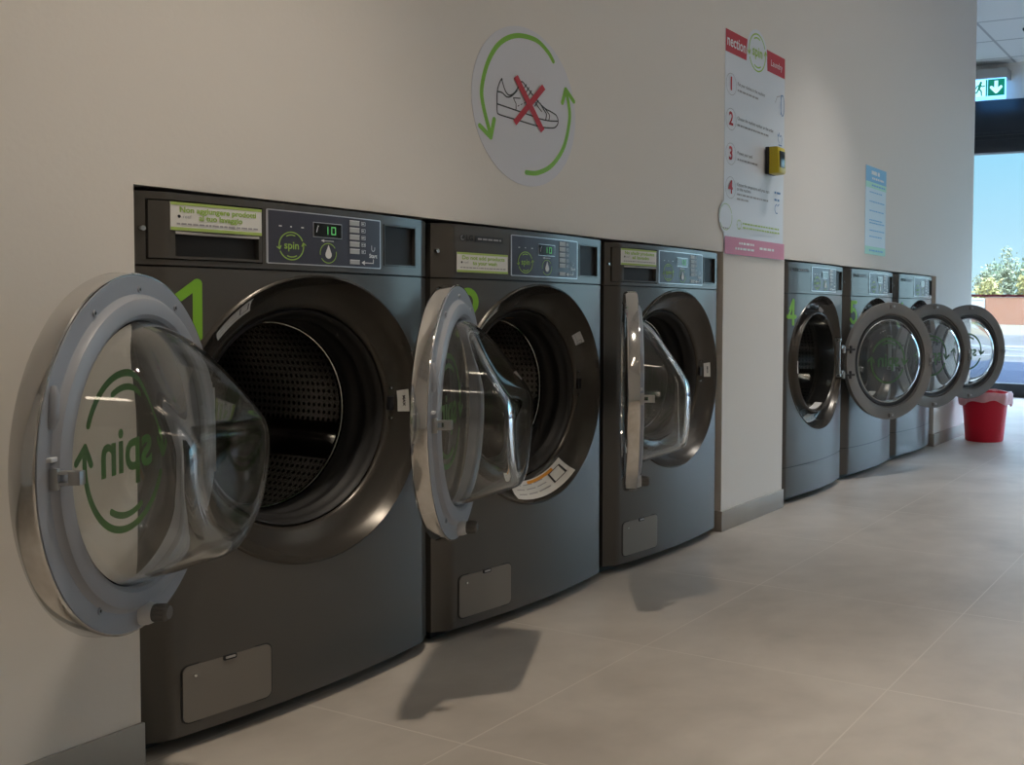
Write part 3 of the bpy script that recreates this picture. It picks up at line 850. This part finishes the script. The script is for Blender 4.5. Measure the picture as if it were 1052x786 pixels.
        hp.build('hinge_plate', root, bevel=.001)['label'] = 'silver hinge plate'
    else:
        ring_sticker(root, 'bezel_label', dish, shift, .249, .276, 120, 140, M['paper'], 'pale rating label on the upper left of the bezel', 3)
        if num == 2:
            ring_sticker(root, 'bezel_label', dish, shift, .240, .262, 30, 38, M['greysign'], 'small pale label on the upper right of the bezel', 1)
            ring_sticker(root, 'bezel_label', dish, shift, .232, .276, -106, -54, M['paper'], 'long white label with orange strip at the foot of the bezel', 3, orange=True)
            b = MB(); vs = []
            for i in range(6):
                a = R(86 + 18 * i / 5)
                for y, r in ((.0585, .1985), (.086, .1965)): vs.append((MID + r * cos(a), shift + y, ZC + r * sin(a)))
            b.add(vs, [(2 * i, 2 * i + 2, 2 * i + 3, 2 * i + 1) for i in range(5)], M['orange']); b.build('gasket_tag', root)['label'] = 'small orange tag inside the top of the gasket'
        else:
            ring_sticker(root, 'load_mark', dish, shift, .243, .263, -2, 9, M['paper'], 'small white MAX label right of the opening', 0, txt='MAX')
        k = MB(); yy = dish_y(dish, .229) + shift
        a = R(1.5); k.box(MID + .2225, MID + .236, yy - .006, yy + .004, ZC - .004, ZC + .026, M['black'])
        for z in (ZC + .045, ZC - .022): k.lathe([(.0001, -.004), (.003, -.004), (.004, .004)], M['steel'], c=(MID + .229, yy - .002, z), n=10)
        k.build('latch_slot', root, bevel=.001)
        # service flap
        g = MB(); fx0, fx1, fz0, fz1 = .058, .222, .050, .152
        for e, m, o, t in ((.003, M['dark'], -.0008, .004), (0, M['flap'], -.0026, .005)):
            g2 = round_rect(fx0 - e, fx1 + e, fz0 - e, fz1 + e, .012 + e)
            curved_solid(g, f, g2, o, t, m)
        fl = g.build('service_flap', root, ang=25); fl['label'] = 'small rounded service flap'
        g = MB(); curved_solid(g, f, round_rect(.130, .154, .1445, .1535, .002, 3), -.0034, .004, M['dark']); curved_solid(g, f, round_rect(.133, .151, .1475, .1515, .001, 3), -.0046, .003, M['hook']); g.build('flap_latch', fl)
        g = MB(); g.lathe([(.0001, -.003), (.0026, -.003), (.0034, -.001), (.0034, .003)], M['steel'], c=(.079, f(.079) - .0025, .133), n=12); g.build('flap_screw', fl)
    if dry:
        hx, hy, an = {4: (.628, -.022, -28), 5: (.602, -.030, -29), 6: (.594, -.022, -34)}[num]
        dryer_door(root, (hx, hy, ZC - .012), an)
    else: washer_door(root, ({1: .082, 2: .071, 3: .024}[num], {1: -.082, 2: -.080, 3: -.066}[num], ZC + .006), {1: -147, 2: -149, 3: -144}[num])
    return root

IT = ('Non aggiungere prodotti', 'al tuo lavaggio'); EN = ('Do not add products', 'to your wash'); ES = ('No añadir productos', 'al lavado')
machine('washing_machine', 1, .004, 'nearest dark grey front-loading washer, numbered 1, round glass door swung wide open', .025, 0,
        ((.046, .209, .929, .978), IT, 'white and lime notice in Italian'))
machine('washing_machine', 2, .698, 'dark grey washer numbered 2, second from the left, with maker badge and no soap drawer', .025, .004,
        ((.050, .207, .882, .929), EN, 'white and lime notice in English'), drawer=False)
machine('washing_machine', 3, 1.392, 'dark grey front-loading washer beside the white pillar, third from the left, door open', .024, .006,
        ((.041, .204, .929, .978), ES, 'white and lime notice on the drawer'))
machine('tumble_dryer', 4, 2.606, 'dark grey dryer numbered 4, just right of the white pillar, its round mouth uncovered', .030, .022, drawer=False)
machine('tumble_dryer', 5, 3.301, 'middle dark grey dryer of the far three, mostly behind the open door of dryer 4', .030, .022, drawer=False)
machine('tumble_dryer', 6, 3.996, 'farthest dark grey dryer in the row, nearest the red bin, door open', .030, .022, drawer=False)

# ------------------------------------------------------------------ wall graphics
def wallplace(base): return lambda u, v, l: (u, base - .0005 * l, v)

def shoe_sign():
    mb = MB(); cx, cz = 1.020, 1.3175
    n = 96; ru, rv = .2045, .2025
    vs = [(cx + ru * cos(2 * PI * i / n), y, cz + rv * sin(2 * PI * i / n)) for y in (-.0002, -.0012) for i in range(n)]
    mb.add(vs, [tuple(range(n)), tuple(range(n, 2 * n))] + [(i, (i + 1) % n, n + (i + 1) % n, n + i) for i in range(n)], M['greysign'])
    art = Art(mb, lambda u, v, l: (cx - .008 + u, -.0014 - .0005 * l, cz + v))
    def smooth(pts, k=6, closed=False):
        out = []; N = len(pts); q = [Vector(p) for p in pts]
        for i in range(N if closed else N - 1):
            p0, p1, p2, p3 = [q[(i + d) % N] if closed else q[min(max(i + d, 0), N - 1)] for d in (-1, 0, 1, 2)]
            for s in range(k):
                t = s / k
                out.append(tuple(.5 * ((2 * p1) + (p2 - p0) * t + (2 * p0 - 5 * p1 + 4 * p2 - p3) * t * t + (3 * p1 - p0 - 3 * p2 + p3) * t ** 3)))
        if not closed: out.append(tuple(q[-1]))
        return out
    g = M['limeink']; g = M['green']
    art.stroke(smooth([(.115, .142), (.09, .163), (.042, .181), (-.033, .174), (-.095, .141), (-.137, .088), (-.16, .023), (-.157, -.022), (-.129, -.094)]), .0125, g)
    art.stroke([(-.168, -.076), (-.129, -.098), (-.117, -.052)], .0125, g)
    art.stroke(smooth([(.005, -.168), (.052, -.163), (.111, -.135), (.162, -.078), (.186, -.003), (.182, .041), (.169, .074)]), .0125, g)
    art.stroke([(.154, .039), (.169, .078), (.205, .052)], .0125, g)
    k = M['ink']; w = .0036
    art.stroke(smooth([(-.090, .053), (-.101, .035), (-.106, .017), (-.107, -.012), (-.106, -.031), (-.096, -.037), (-.03, -.039), (.06, -.041), (.112, -.036), (.130, -.027), (.136, -.014), (.128, 0.0), (.106, .006), (.082, .010), (.056, .021), (.030, .036), (.004, .053), (-.012, .062), (-.020, .055), (-.030, .041), (-.044, .026), (-.062, .018), (-.076, .026), (-.087, .046)], 5, True), w, k, 0, closed=True)
    art.stroke(smooth([(-.106, -.012), (-.041, -.015), (.02, -.018), (.061, -.0205), (.100, -.019), (.135, -.014)]), w, k)
    art.stroke(smooth([(-.104, .019), (-.088, .019), (-.070, .012), (-.052, .018), (-.031, .036)]), w, k)
    art.stroke(smooth([(.060, .020), (.078, .004), (.086, -.004), (.083, -.020)]), w, k)
    art.stroke(smooth([(.076, .012), (.090, .003), (.099, -.005), (.096, -.019)]), w * .8, k)
    art.stroke([(-.020, .018), (-.046, .014), (-.036, .001), (-.036, -.013)], w * .8, k)
    art.stroke(smooth([(.028, .030), (.048, .012), (.066, 0)]), w * .8, k)
    for (a, b) in ((-.004, .050), (.006, .044), (.016, .038), (.034, .026), (.044, .018)):
        art.stroke([(a - .006, b - .009), (a + .008, b + .008)], w * .8, k)
    for t in range(4): art.stroke([(-.030 + .012 * t, -.004 + .006 * t), (-.025 + .012 * t, -.001 + .006 * t)], w * .6, k)
    art.poly([(-.046, .064), (-.031, .075), (.076, -.045), (.062, -.057)], M['red'], 1)
    art.poly([(-.048, -.043), (.066, .071), (.079, .060), (-.037, -.054)], M['red'], 2)
    o = mb.build('wall_sign', smooth=False)
    tag(o, 'round pale wall sign with a crossed-out sneaker between two green arrows', 'sign')
shoe_sign()

def poster():
    mb = MB(); mb.box(2.088, 2.581, -.0012, -.0002, .996, 1.790, M['poster'])
    art = Art(mb, lambda u, v, l: (u, -.0016 - .0006 * l, v))
    art.poly([(2.089, 1.790), (2.256, 1.790), (2.249, 1.7115), (2.089, 1.7115)], M['red'], 0)
    art.poly([(2.416, 1.790), (2.580, 1.790), (2.580, 1.7115), (2.423, 1.7115)], M['red'], 0)
    art.text('nection', 2.172, 1.752, .056, M['white'], 1, bold=.0008, width=.142); art.text('Laundry', 2.503, 1.748, .034, M['white'], 1, width=.100)
    art.disc(2.335, 1.759, .084, M['poster'], 1); art.spinlogo(2.335, 1.759, .068, M['limeink'], 2, w=.0055)
    rows = [(1.602, '1', [('Put your clothes in the machine', 2.180, 2.40, 1.613, 1), (None, 2.180, 2.345, 1.590, 0)]),
            (1.478, '2', [('Choose the machine number on the order', 2.180, 2.478, 1.490, 1), (None, 2.180, 2.44, 1.466, 0)]),
            (1.355, '3', [('Present your card', 2.182, 2.30, 1.366, 1), (None, 2.182, 2.345, 1.343, 0)]),
            (1.235, '4', [('Choose the temperature and press start', 2.181, 2.447, 1.252, 1), ('on the machine', 2.181, 2.29, 1.236, 1), (None, 2.181, 2.445, 1.217, 0), (None, 2.181, 2.27, 1.200, 0)])]
    for z, n, ls in rows:
        art.text(n, 2.132, z, .066, M['red'], 1, bold=.0015); art.ring(2.132, z, .038, .0016, M['greyink'], 1)
        for t, a, b, zz, bold in ls:
            if t: art.text(t, (a + b) / 2, zz, .0175, M['ink'], 1, width=b - a)
            else: art.words(a, b, zz, .0065, M['greyink'], 1, int(zz * 1000))
    # small line drawings at the right of the steps: door, hand, card, hand
    k = M['blueink']
    art.stroke([(2.555 + .016 * cos(R(a)), 1.602 + .040 * sin(R(a))) for a in range(0, 360, 15)], .004, k, 1, closed=True)
    art.stroke([(2.541, 1.566), (2.541, 1.640), (2.556, 1.642)], .004, k, 1); art.stroke([(2.541, 1.638), (2.505, 1.628), (2.490, 1.604)], .003, M['greyink'], 1)
    art.stroke([(2.524, 1.445), (2.552, 1.445)], .004, k, 1); art.stroke([(2.522, 1.478), (2.514, 1.486), (2.520, 1.462), (2.528, 1.452)], .003, k, 1); art.stroke([(2.522, 1.478), (2.526, 1.492), (2.532, 1.478), (2.545, 1.484), (2.552, 1.472), (2.548, 1.452)], .003, k, 1)
    art.words(2.490, 2.555, 1.256, .008, M['blueink'], 1, 8); art.words(2.490, 2.545, 1.228, .008, M['blueink'], 1, 9)
    art.arc(2.512, 1.193, .017, 90, 290, .004, k, 1); art.stroke([(2.518, 1.205), (2.532, 1.213)], .004, k, 1)
    art.spinlogo(2.197, 1.108, .017, M['lime'], 1, w=.0018, tw=False)
    art.words(2.225, 2.535, 1.114, .006, M['lime'], 1, 21); art.words(2.225, 2.535, 1.099, .006, M['lime'], 1, 22)
    art.rect(2.088, .997, 2.581, 1.0595, M['pink'], 1)
    art.words(2.195, 2.315, 1.040, .008, M['white'], 2, 31); art.words(2.165, 2.315, 1.020, .008, M['white'], 2, 32); art.words(2.362, 2.498, 1.030, .009, M['white'], 2, 33)
    o = mb.build('instruction_poster', smooth=False)  # the poster of numbered steps
    tag(o, 'tall white poster of four numbered steps with red headers and pink footer on the wall', 'poster')
    # round code sticker overlapping the poster's left edge (its code itself left blank)
    mb = MB(); n = 48; cx, cz = 2.096, 1.128
    vs = [(cx + .050 * cos(2 * PI * i / n), y, cz + .056 * sin(2 * PI * i / n)) for y in (-.0040, -.0048) for i in range(n)]
    mb.add(vs, [tuple(range(n)), tuple(range(n, 2 * n))] + [(i, (i + 1) % n, n + (i + 1) % n, n + i) for i in range(n)], M['poster'])
    art = Art(mb, lambda u, v, l: (u, -.0054 - .0004 * l, v))
    art.arc(cx, cz, .046, 20, 190, .002, M['limeink']); art.arc(cx, cz, .046, 210, 370, .002, M['limeink'])
    art.words(cx - .02, cx + .02, cz - .040, .005, M['greyink'], 0, 3)
    tag(mb.build('code_sticker', smooth=False), 'small round pale sticker with green outline on the left edge of the tall poster', 'sticker')
    # card reader mounted over the poster
    r = empty('wall_mounted_reader', (2.408, -.0035, 1.317), 'yellow and black card reader mounted on the right of the tall poster', 'card reader')
    b = MB(); b.box(0, .066, -.016, 0, 0, .104, M['black']); b.build('back_plate', r, bevel=.003)
    b = MB(); sec = [(-.0165, 0), (-.054, .004), (-.058, .012), (-.054, .098), (-.050, .104), (-.0165, .104)]
    vs = [(x, y, z) for x in (.001, .065) for y, z in sec]; m = len(sec)
    b.add(vs, [tuple(range(m)), tuple(range(m, 2 * m))] + [(i, (i + 1) % m, m + (i + 1) % m, m + i) for i in range(m)], M['yellow'])
    sh = b.build('front_shell', r, bevel=.003); sh['label'] = 'yellow front shell'
    b = MB(); b.box(.012, .054, -.0595, -.053, .026, .088, M['screen']); b.build('screen', r, bevel=.002)
poster()

def notice():
    mb = MB(); x0, x1 = 3.502, 3.792; mb.box(x0, x1, -.0014, -.0003, 1.073, 1.498, M['ice'])
    art = Art(mb, lambda u, v, l: (u, -.0022 - .0008 * l, v))
    art.rect(x0, 1.424, x1, 1.498, M['blueband'], 0); art.rect(x0, 1.395, x1, 1.424, M['mint'], 0); art.rect(x0, 1.073, x1, 1.112, M['mint'], 0)
    art.words(x0 + .075, x0 + .19, 1.470, .018, M['white'], 1, 2); art.words(x0 + .085, x0 + .25, 1.443, .010, M['white'], 1, 4)
    art.words(x0 + .08, x1 - .02, 1.409, .008, M['blueband'], 1, 5)
    for k, z in enumerate((1.375, 1.330, 1.285, 1.240, 1.226, 1.190, 1.160)): art.words(x0 + .05, x0 + (.26 if k % 3 else .23), z, .006, M['blueband'], 1, 50 + k)
    art.words(x0 + .05, x0 + .25, 1.092, .008, M['blueband'], 1, 7)
    tag(mb.build('wall_notice', smooth=False), 'narrow pale blue notice with mint bands above the middle dryer', 'notice')
notice()

# ------------------------------------------------------------------ bin
def bin_():
    r = empty('waste_bin', (5.135, -.195, 0), 'small red plastic bin with a pink liner beside the farthest dryer', 'bin')
    MB().lathe([(.0001, 0), (.112, 0), (.117, .006), (.142, .270), (.149, .285), (.150, .300), (.146, .302), (.139, .275), (.113, .010), (.0001, .010)], M['binred'], axis='z', n=64).build('bucket', r, ang=40)
    mb = MB(); n = 96; vs = []; rows = [(.134, .20), (.140, .275), (.147, .304), (.156, .306), (.160, .29), (.159, .262), (.156, .238)]
    rg = random.Random(4); ph = [rg.uniform(0, 6) for _ in range(6)]
    for i in range(n):
        a = 2 * PI * i / n
        for k, (rr, z) in enumerate(rows):
            w = .004 * sin(9 * a + ph[0]) + .003 * sin(17 * a + ph[1] + k) + .002 * sin(31 * a + ph[2] + 2 * k)
            dz = (.018 * sin(2 * a + ph[3]) + .008 * sin(7 * a + ph[4])) if k >= 5 else .004 * sin(5 * a + ph[5])
            vs.append(((rr + (w if k > 2 else 0) + .004 * (k > 3)) * cos(a), (rr + (w if k > 2 else 0) + .004 * (k > 3)) * sin(a), z + dz * (k > 1)))
    P = len(rows); mb.add(vs, [(i * P + k, i * P + k + 1, ((i + 1) % n) * P + k + 1, ((i + 1) % n) * P + k) for i in range(n) for k in range(P - 1)], M['liner'])
    mb.build('bin_liner', r, ang=70)['label'] = 'crumpled pink plastic liner folded over the rim'
bin_()

# ------------------------------------------------------------------ exit sign
def exit_sign():
    r = empty('exit_sign', (8.24, .83, 2.74), 'lit green emergency exit sign with running figure and down arrow above the shop front', 'exit sign')
    def to(u, v, l): return (-.0135 - .0012 * l, -u, v)      # face looks to -x ; u runs to the right (-y)
    b = MB(); b.box(-.02, .155, -.40, 0, .195, .285, M['greybox']); b.build('housing', r, bevel=.004)
    b = MB(); b.box(-.012, .012, -.39, -.01, .005, .194, M['exitglow']); b.build('light_panel', r, bevel=.002)['label'] = 'glowing pale blue light panel'
    b = MB(); art = Art(b, to)
    art.rect(.225, .035, .380, .185, M['exitgreen'], 0); art.rect(.205, .035, .219, .185, M['exitgreen'], 0); art.rect(.02, .035, .205, .185, M['exitwhite'], 0)
    art.stroke([(.3025, .170), (.3025, .075)], .034, M['exitwhite'], 1, caps=False); art.stroke([(.258, .112), (.3025, .068), (.347, .112)], .028, M['exitwhite'], 1)
    k = M['exitgreen']                                       # running figure
    art.disc(.160, .160, .012, k, 1, n=16); art.stroke([(.155, .146), (.143, .105)], .024, k, 1); art.stroke([(.150, .140), (.175, .125), (.195, .130)], .010, k, 1)
    art.stroke([(.150, .140), (.125, .132), (.115, .110)], .010, k, 1); art.stroke([(.145, .105), (.165, .082), (.168, .045)], .013, k, 1); art.stroke([(.140, .105), (.125, .075), (.100, .068)], .013, k, 1)
    art.rect(.02, .035, .075, .185, k, 1)
    b.build('sign_face', r, smooth=False)
exit_sign()
b = MB(); b.lathe([(.0001, 0), (.05, 0), (.05, -.012), (.03, -.028), (.0001, -.028)], M['black'], axis='z', c=(0, 0, 0), n=24)
o = b.build('ceiling_fitting', loc=(7.30, .045, H - .0005)); tag(o, 'small dark round fitting on the ceiling near the shop front', 'ceiling fitting')

# ------------------------------------------------------------------ ceiling lamps
def lamp(x, y, ln, ang, label, m):
    r = empty('ceiling_light', (x, y, H), label, 'ceiling light', 'linear ceiling lamps'); r.rotation_euler.z = ang
    b = MB(); b.box(-ln / 2, ln / 2, -.045, .045, -.05, -.001, M['lampbody']); b.build('housing', r, bevel=.004)
    b = MB(); b.box(-ln / 2 + .01, ln / 2 - .01, -.036, .036, -.062, -.051, m); b.build('diffuser', r, bevel=.003)
LP = [(.4, -1.9, 'lamp above the nearest washer'), (3.2, -2.0, 'lamp out from the first dryer'), (-2.0, -1.6, 'lamp near the wall beyond the left end of the row'),
      (.3, -3.3, 'lamp over the middle of the room'), (3.4, -3.3, 'lamp over the far half of the room'), (-2.2, -3.8, 'lamp in the back corner')]
for x, y, t in LP: lamp(x, y, 1.2, 0, 'white linear ' + t, M['lampN'] if x > 2 else M['lamp'])

def downlight(x, y, watts, label, col=(1, .87, .71)):
    r = empty('ceiling_downlight', (x, y, H), label, 'ceiling light', 'round ceiling downlights')
    b = MB(); b.lathe([(.045, -.0005), (.062, -.0005), (.064, -.006), (.050, -.008), (.045, -.004)], M['lampbody'], axis='z', n=32, closed=True); b.build('trim_ring', r)
    b = MB(); b.lathe([(.0001, -.001), (.044, -.001), (.042, -.003), (.0001, -.003)], M['lamp'], axis='z', n=24); b.build('lens', r)
    ld = bpy.data.lights.new('downlight_beam', 'SPOT'); ld.energy = watts; ld.spot_size = R(62); ld.spot_blend = .85; ld.shadow_soft_size = .045; ld.color = col
    lo = bpy.data.objects.new('downlight_beam', ld); C.objects.link(lo); lo.parent = r; lo.location = (0, 0, -.06)
downlight(.10, -.66, 62, 'round downlight above the second washer'); downlight(2.9, -.68, 58, 'round downlight above the first dryer', (1, .95, .89))
for x, t in ((-1.6, 'added fill downlight beyond the left end of the row'), (.9, 'added fill downlight out over the floor by the second washer'), (3.4, 'added fill downlight out over the floor by the dryers')): downlight(x, -2.3, 60 if x < 0 else 85, t, (1, .88, .74) if x < 0 else (1, .96, .91))  # unseen downlights added so that floor bounce lifts the walls

# ------------------------------------------------------------------ outdoors
def outdoors():
    mb = MB(); mb.box(XF + .12, 15.2, -30, 40, -.06, -.012, M['pave']); struct(mb.build('pavement', smooth=False))
    mb = MB(); mb.box(15.2, 34, -30, 60, -.10, -.03, M['asphalt']); struct(mb.build('car_park', smooth=False))
    mb = MB(); mb.box(34, 140, -40, 90, -.12, -.03, M['grass']); struct(mb.build('ground', smooth=False))
    def pline(a, b, w, label):
        mb = MB(); a = Vector(a); b = Vector(b); d = (b - a).normalized(); n = Vector((-d.y, d.x)) * w / 2
        p = [a + n, b + n, b - n, a - n]
        mb.add([(q.x, q.y, z) for z in (-.0295, -.022) for q in p], [(0, 1, 2, 3), (4, 5, 6, 7)] + [(i, (i + 1) % 4, 4 + (i + 1) % 4, 4 + i) for i in range(4)], M['paint'])
        tag(mb.build('parking_line', smooth=False), label, 'road marking', 'painted lines on the car park')
    pline((22.6, -10), (22.6, 22), 1.1, 'long white painted line running across the car park')
    pline((18.6, 1.0), (21.6, 4.2), .22, 'short slanting white line on the car park near the shop front')
    pline((17.6, -8), (17.6, 20), .35, 'white line nearest the pavement outside')
    mb = MB(); mb.box(60, 60.35, -20, 13.5, -.03, 1.62, M['brick']); mb.box(59.95, 60.4, -20, 13.5, 1.62, 1.74, M['plaster'])
    tag(mb.build('brick_wall', smooth=False), 'low orange brick wall across the road', 'wall')
    mb = MB(); mb.box(59.8, 60.3, 13.55, 40, -.03, 1.45, M['plaster']); mb.box(59.74, 60.36, 13.55, 40, 1.45, 1.55, M['plaster'])
    tag(mb.build('garden_wall', smooth=False), 'white plastered wall left of the orange brick wall', 'wall')
    def tree(x, y, h, m, seed, label):
        rg = random.Random(seed); r = empty('tree', (x, y, -.03), label, 'tree', 'trees beyond the brick wall')
        b = MB(); tips = []
        b.tube([(0, 0, 0), (.05, .03, h * .22), (.02, -.05, h * .45), (.06, .04, h * .8)], [.12, .10, .07, .03], M['bark'], 8)
        for k in range(12):
            a = rg.uniform(0, 6.28); z0 = h * rg.uniform(.15, .68); L = rg.uniform(.3, .72) * (1.15 - .5 * z0 / h)
            e = (L * cos(a), L * sin(a), z0 + h * rg.uniform(.06, .16)); tips.append(e)
            b.tube([(0.03, 0, z0), (e[0] * .5, e[1] * .5, z0 + (e[2] - z0) * .35), e], [.04, .03, .012], M['bark'], 6)
        b.build('trunk', r)
        tips += [(.06, .04, h * .86), (0, 0, h * .62)]
        b = MB(); vs = []; fs = []
        for e in tips:
            for q in range(85):
                s_ = .23; p = Vector((e[0] + rg.gauss(0, s_), e[1] + rg.gauss(0, s_), min(h, e[2] + rg.gauss(0, s_ * 1.3))))
                if p.z < h * .06 or p.xy.length > 1.16: continue
                d1 = Vector((rg.gauss(0, 1), rg.gauss(0, 1), rg.gauss(0, 1))).normalized(); d2 = d1.orthogonal().normalized()
                w = rg.uniform(.06, .12); k = len(vs)
                vs += [p - d1 * w * 1.4, p + d2 * w * .8, p + d1 * w * 1.4, p - d2 * w * .8]; fs.append((k, k + 1, k + 2, k + 3))
        b.add(vs, fs, m); b.build('foliage', r, smooth=False, recalc=False)
    spec = [(64, 17.6, 4.2, 'leafG', 'dark green tree at the left end, hidden in part by the wall corner'), (67, 15.1, 3.9, 'leafO', 'olive tree second from the left behind the walls'),
            (63.5, 14.2, 2.9, 'leafY', 'low yellow tree in front of the olive tree'), (70.5, 14.6, 5.5, 'leafO', 'tallest pale olive tree behind the brick wall'),
            (64.5, 11.7, 3.6, 'leafY', 'golden yellow tree at the right edge of the view outside'), (68, 12.7, 4.6, 'leafG', 'green tree between the tallest tree and the golden one'),
            (66, 9.0, 4.4, 'leafY', 'yellow tree beyond the right edge of the view'), (69.5, 18.6, 5.2, 'leafG', 'tall green tree at the far left of the grove'),
            (69, 6.2, 5.0, 'leafG', 'green tree further right along the brick wall'), (73.5, 12.9, 4.9, 'leafO', 'olive tree at the very back of the grove'), (75, 16.4, 4.7, 'leafG', 'dark bushy tree at the back behind the tallest one')]
    for i, (x, y, h, m, t) in enumerate(spec): tree(x, y, h, M[m], 20 + i, t)
outdoors()

# ------------------------------------------------------------------ light
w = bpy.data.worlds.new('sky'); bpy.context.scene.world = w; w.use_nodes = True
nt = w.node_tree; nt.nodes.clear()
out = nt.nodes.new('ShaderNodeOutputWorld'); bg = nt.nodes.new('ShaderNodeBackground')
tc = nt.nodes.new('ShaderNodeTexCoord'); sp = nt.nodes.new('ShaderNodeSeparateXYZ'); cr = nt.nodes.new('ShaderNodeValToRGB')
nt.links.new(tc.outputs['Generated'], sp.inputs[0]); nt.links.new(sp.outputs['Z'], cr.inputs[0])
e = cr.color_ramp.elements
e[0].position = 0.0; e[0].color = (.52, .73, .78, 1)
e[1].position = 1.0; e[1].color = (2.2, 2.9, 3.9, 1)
for p, c_ in ((.08, (.37, .62, .76, 1)), (.15, (.28, .58, .76, 1)), (.19, (.28, .58, .76, 1)), (.34, (2.5, 3.2, 4.2, 1))):  # sky above the visible band raised to bring more daylight indoors
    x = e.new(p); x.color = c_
g1 = math_node(nt, 'MULTIPLY', sp.outputs['Y'], -1.4)          # extra sky brightness off to the right, out of view, added to light the wall
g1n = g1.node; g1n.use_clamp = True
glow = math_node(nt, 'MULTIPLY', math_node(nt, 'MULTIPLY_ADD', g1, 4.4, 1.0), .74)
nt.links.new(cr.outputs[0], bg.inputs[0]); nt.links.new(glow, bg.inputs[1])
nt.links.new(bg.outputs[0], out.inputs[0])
sd = bpy.data.lights.new('sun', 'SUN'); sd.energy = 1.3; sd.angle = R(.6); sd.color = (1, .93, .82)
so = bpy.data.objects.new('sun', sd); C.objects.link(so); so.rotation_euler = Vector((.80, .12, -.58)).to_track_quat('-Z', 'Y').to_euler()

# ------------------------------------------------------------------ camera
cam = bpy.data.cameras.new('camera'); co = bpy.data.objects.new('camera', cam); C.objects.link(co)
yaw, pit, rol = 1.1297, .0414, .0124
F = Vector((sin(yaw) * cos(pit), cos(yaw) * cos(pit), -sin(pit))); Rt = Vector((cos(yaw), -sin(yaw), 0)); U = Rt.cross(F)
R2 = Rt * cos(rol) + U * sin(rol); U2 = U * cos(rol) - Rt * sin(rol)
mtx = Matrix((R2, U2, -F)).transposed().to_4x4(); mtx.translation = (-1.0991, -1.7419, .8062)
co.matrix_world = mtx
cam.sensor_fit = 'HORIZONTAL'; cam.sensor_width = 36; cam.lens = 1044.6 / 1052 * 36
cam.shift_x = -277.6 / 1052; cam.shift_y = -33.3 / 1052
cam.clip_start = .02; cam.clip_end = 500
sc = bpy.context.scene; sc.camera = co
vs_ = sc.view_settings; vs_.view_transform = 'Standard'; vs_.look = 'None'; vs_.gamma = 1; vs_.use_curve_mapping = False
vs_.exposure = 1.0
